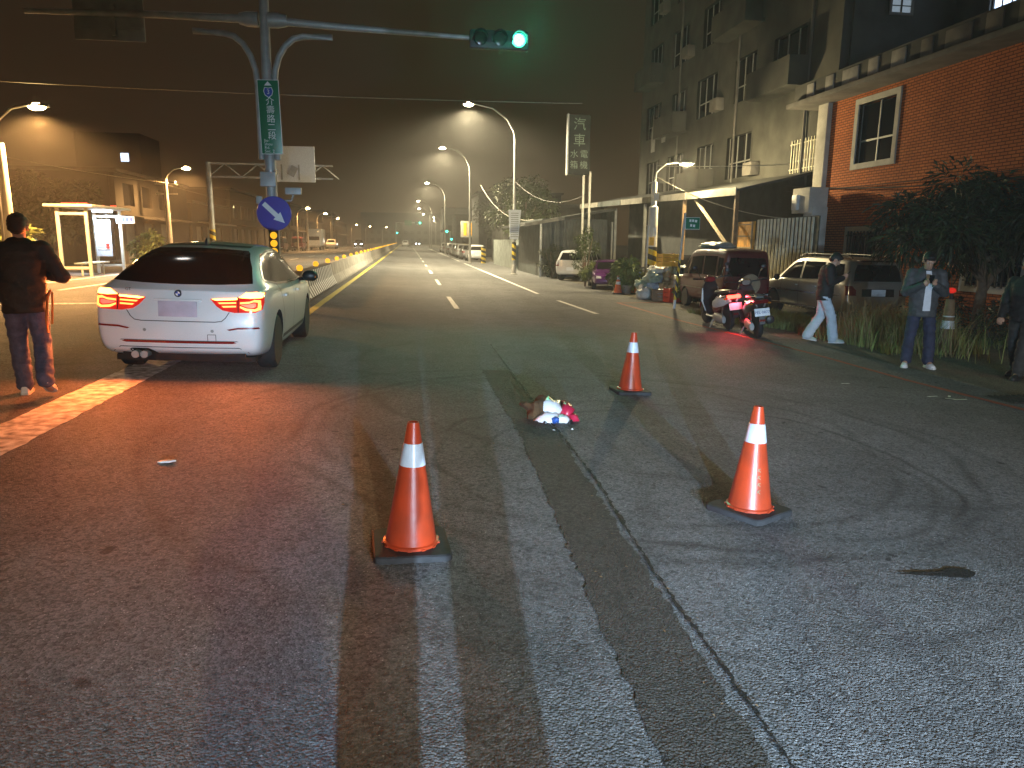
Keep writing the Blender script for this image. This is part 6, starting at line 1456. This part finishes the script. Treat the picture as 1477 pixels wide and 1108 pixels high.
# mango-like tree beside the brick house
tr_ = thing('tree', 'low spreading dark tree with long drooping leaves in front of the brick house', 'tree', (12.05, 14.2, gz(12)))
q = MB(); q.tube([(0, 0, 0), (.02, 0, .5), (.05, .02, 1.1), (.0, .05, 1.7), (-.1, .1, 2.3)], [.15, .12, .1, .08, .05], 12); q.tube([(.05, .02, .95), (.35, .1, 1.35), (.9, .2, 1.75), (1.5, .3, 2.2)], [.08, .065, .05, .03], 8); q.tube([(.03, 0, 1.2), (-.5, -.1, 1.6), (-1.1, -.2, 1.8), (-1.7, -.3, 2.0)], [.07, .05, .04, .025], 8); q.tube([(0, .05, 1.6), (.3, -.5, 2.0), (.5, -1.0, 2.4)], [.06, .045, .03], 8); q.build('trunk', 'bark', tr_, 60)
cl = clump_cloud((.15, 0, 2.45), (2.35, 1.9, .85), 70, .5, 5) + [((-2.1, -.3, 1.95), (.5, .5, .4)), ((-1.7, -.5, 2.5), (.5, .5, .4)), ((-1.4, -.6, 1.6), (.45, .45, .35))]
leaves(cl, 150, .24, .022, 'leaf_dark', 'crown', tr_, .1, .35, 11)
leaves(cl[::2], 60, .22, .022, 'leaf_mid', 'crown_tips', tr_, .6, .2, 12)
# hedge of weeds along the house
for k, (x, y, h) in enumerate(((11.6, 13.2, .8), (12.4, 12.3, .9), (12.2, 15.6, .8), (13.0 - .5, 10.8, .9), (11.3, 11.6, .5))):
    b = thing('bush', ('dark bush right in front of the spreading tree trunk', 'mid-green bush against the brick house ahead of the tree trunk', 'dark bush behind the spreading tree trunk by the barred window', 'mid-green bush at the brick wall behind the dark-clothed person', 'low dark bush on the dirt between grey jacket and tree')[k], 'bush', (x, y, gz(x)), 0, 'weedy bushes under the spreading tree')
    q = MB(); 
    for j in range(4): q.tube([(0, 0, 0), (.2 * math.cos(j * 1.6), .2 * math.sin(j * 1.6), h * .5), (.3 * math.cos(j * 1.6 + .4), .3 * math.sin(j * 1.6 + .4), h * .9)], [.015, .01, .006], 5)
    q.build('stem', 'bark', b); leaves(clump_cloud((0, 0, h * .5), (.6, .5, h * .5), 12, .25, 30 + k), 60, .13, .022, 'leaf_mid' if k % 2 else 'leaf_dark', 'foliage', b, .5, .1, 40 + k)
def shrub(name, label, x, y, h, rx, m, seed, per=90, L=.1, pot=False, n=26):
    b = thing(name, label, 'shrub' if not pot else 'potted plant', (x, y, gz(x))); z0 = .3 if pot else 0
    if pot: q = MB(); q.lathe([(.14, 0), (.2, .28), (.22, .28), (.22, .32), (.19, .32), (.18, .26), (.01, .26)], 20); q.build('pot', 'terracotta', b, 40)
    q = MB()
    for j in range(5): a = j * 1.3; q.tube([(0, 0, z0 - .05), (rx * .2 * math.cos(a), rx * .2 * math.sin(a), z0 + h * .4), (rx * .5 * math.cos(a + .3), rx * .5 * math.sin(a + .3), z0 + h * .85)], [.03, .02, .008], 6)
    q.build('stem', 'bark', b, 60); leaves(clump_cloud((0, 0, z0 + h * .58), (rx, rx, h * .44), n, rx * .3, seed), per, L, L * .2, m, 'foliage', b, .3, .1, seed + 1)
shrub('shrub', 'tall leafy shrub on a pale stem between the white hatchback and purple car', 7.55, 31.2, 2.5, .62, 'leaf_mid', 71, 110)
shrub('shrub', 'low leafy hedge plant at the shed post by the white hatchback', 7.55, 38.6, 1.6, .75, 'leaf_dark', 75)
shrub('shrub', 'pale flowering bush beside the purple car', 7.65, 30.2, 1.0, .45, 'leaf_pale', 77)
shrub('potted_plant', 'arching potted plant between the two faded cones', 8.1, 26.85, .85, .5, 'leaf_pale', 79, 60, .3, True, 14)
shrub('potted_plant', 'second potted plant behind the arching one', 8.0, 27.7, .8, .42, 'leaf_mid', 83, 60, .24, True, 12)
shrub('shrub', 'leafy weeds at the foot of the rubbish heap', 8.95, 22.9, .6, .4, 'leaf_pale', 85, 80, .12)
def big_tree(label, x, y, h, rx, seed, m='leaf_mid'):
    t = thing('tree', label, 'tree', (x, y, gz(x)))
    q = MB(); q.tube([(0, 0, 0), (.05, 0, h * .3), (0, .05, h * .55), (.1, 0, h * .8)], [.2, .16, .12, .05], 10)
    for j in range(5): a = j * 1.26; q.tube([(0, 0, h * .35 + .15 * j), (rx * .4 * math.cos(a), rx * .4 * math.sin(a), h * .55), (rx * .75 * math.cos(a), rx * .75 * math.sin(a), h * .7)], [.09, .06, .03], 7)
    q.build('trunk', 'bark', t, 60); leaves(clump_cloud((0, 0, h * .68), (rx, rx, h * .34), 46, rx * .3, seed), 110, .26, .07, m, 'crown', t, .3, .1, seed + 2)
big_tree('leafy tree over the grey sheet wall, next to the banner lamp', 8.6, 55, 6.2, 2.2, 91)
big_tree('leafy tree behind the bollard at the far end of the grey wall', 8.8, 62, 6.8, 2.3, 93, 'leaf_dark')
big_tree('dark tree behind the row of parked cars', 9.6, 78, 6.5, 2.6, 95, 'leaf_dark')
big_tree('dark tree standing behind the bus shelter', -16.0, 37, 4.2, 1.8, 97, 'leaf_dark')
shrub('shrub', 'spiky plant with upright fronds beside the bus shelter', -14.2, 29.5, 2.2, .55, 'leaf_pale', 101, 40, .5, False, 10)
shrub('shrub', 'leafy weeds behind the glass of the bus shelter', -11.6, 35.2, 1.7, .8, 'leaf_pale', 103, 80, .22)
# grass
def grass(name, area, n, hmin, hmax, seed, m='grass_blade', lean=.5, dens=None):
    rnd = random.Random(seed); V = []; F = []
    for _ in range(n):
        x, y = area(rnd); h = rnd.uniform(hmin, hmax) * (dens(x, y) if dens else 1); a = rnd.uniform(0, 6.28); w_ = rnd.uniform(.004, .009); l_ = rnd.uniform(.1, lean) * h; dx, dy = math.cos(a), math.sin(a); o = len(V); z = gz(x) - .01
        V += [(x - dy * w_, y + dx * w_, z), (x + dy * w_, y - dx * w_, z), (x + dx * l_ * .35 - dy * w_ * .7, y + dy * l_ * .35 + dx * w_ * .7, z + h * .6), (x + dx * l_ * .35 + dy * w_ * .7, y + dy * l_ * .35 - dx * w_ * .7, z + h * .6), (x + dx * l_, y + dy * l_, z + h)]
        F += [(o, o + 1, o + 3, o + 2), (o + 2, o + 3, o + 4)]
    me = bpy.data.meshes.new(name); me.from_pydata(V, [], F); me.update(); o = link(name, me, m); o['kind'] = 'stuff'; return o
def ar1(r):
    while True:
        y = r.uniform(11.8, 19.5); x = r.uniform(7.6, 10.4)
        if x > 8.35 + .2 * math.sin(y * 2.1) - (0 if y < 15 else min(.8, (y - 15) * .4)) and not (y > 16.3 and x > 10.2): return x, y
g1 = grass('grass', ar1, 15000, .06, .22, 3); g1['label'] = 'short roadside grass between the red line and the parked vehicles'; g1['category'] = 'grass'
def ar2(r):
    y = r.gauss(13.0, .6); return 9.3 + r.gauss(0, .33), y
gd = grass('dead_grass', ar2, 1500, .3, .95, 8, 'grass_dead', 1.1); gd['label'] = 'dry straw-coloured blades in the tall tuft by the silver car'; gd['category'] = 'grass'
g2 = grass('tall_grass', ar2, 3400, .15, .75, 4, lean=1.1); g2['label'] = 'tall tufted grass in front of the silver car bumper'; g2['category'] = 'grass'
def ar3(r): return r.uniform(10.9, 12.9), r.uniform(12.5, 17)
g3 = grass('weeds', ar3, 3000, .08, .25, 6); g3['label'] = 'patchy weeds on the dirt under the spreading tree'; g3['category'] = 'grass'
# ================================================================== AIR
hz = MB(); hz.box((0, 130, 14), (160, 420, 40))
hz = hz.build('haze', None); hz['kind'] = 'stuff'; hz['label'] = 'thin night haze over the road'; hz['category'] = 'haze'
hm_ = bpy.data.materials.new('haze'); hm_.use_nodes = True; n = hm_.node_tree.nodes; n.clear()
o_ = n.new('ShaderNodeOutputMaterial'); v_ = n.new('ShaderNodeVolumePrincipled'); v_.inputs['Density'].default_value = HAZE; v_.inputs['Color'].default_value = (.9, .88, .84, 1); v_.inputs['Anisotropy'].default_value = .3
hm_.node_tree.links.new(v_.outputs[0], o_.inputs['Volume']); hz.data.materials.append(hm_)
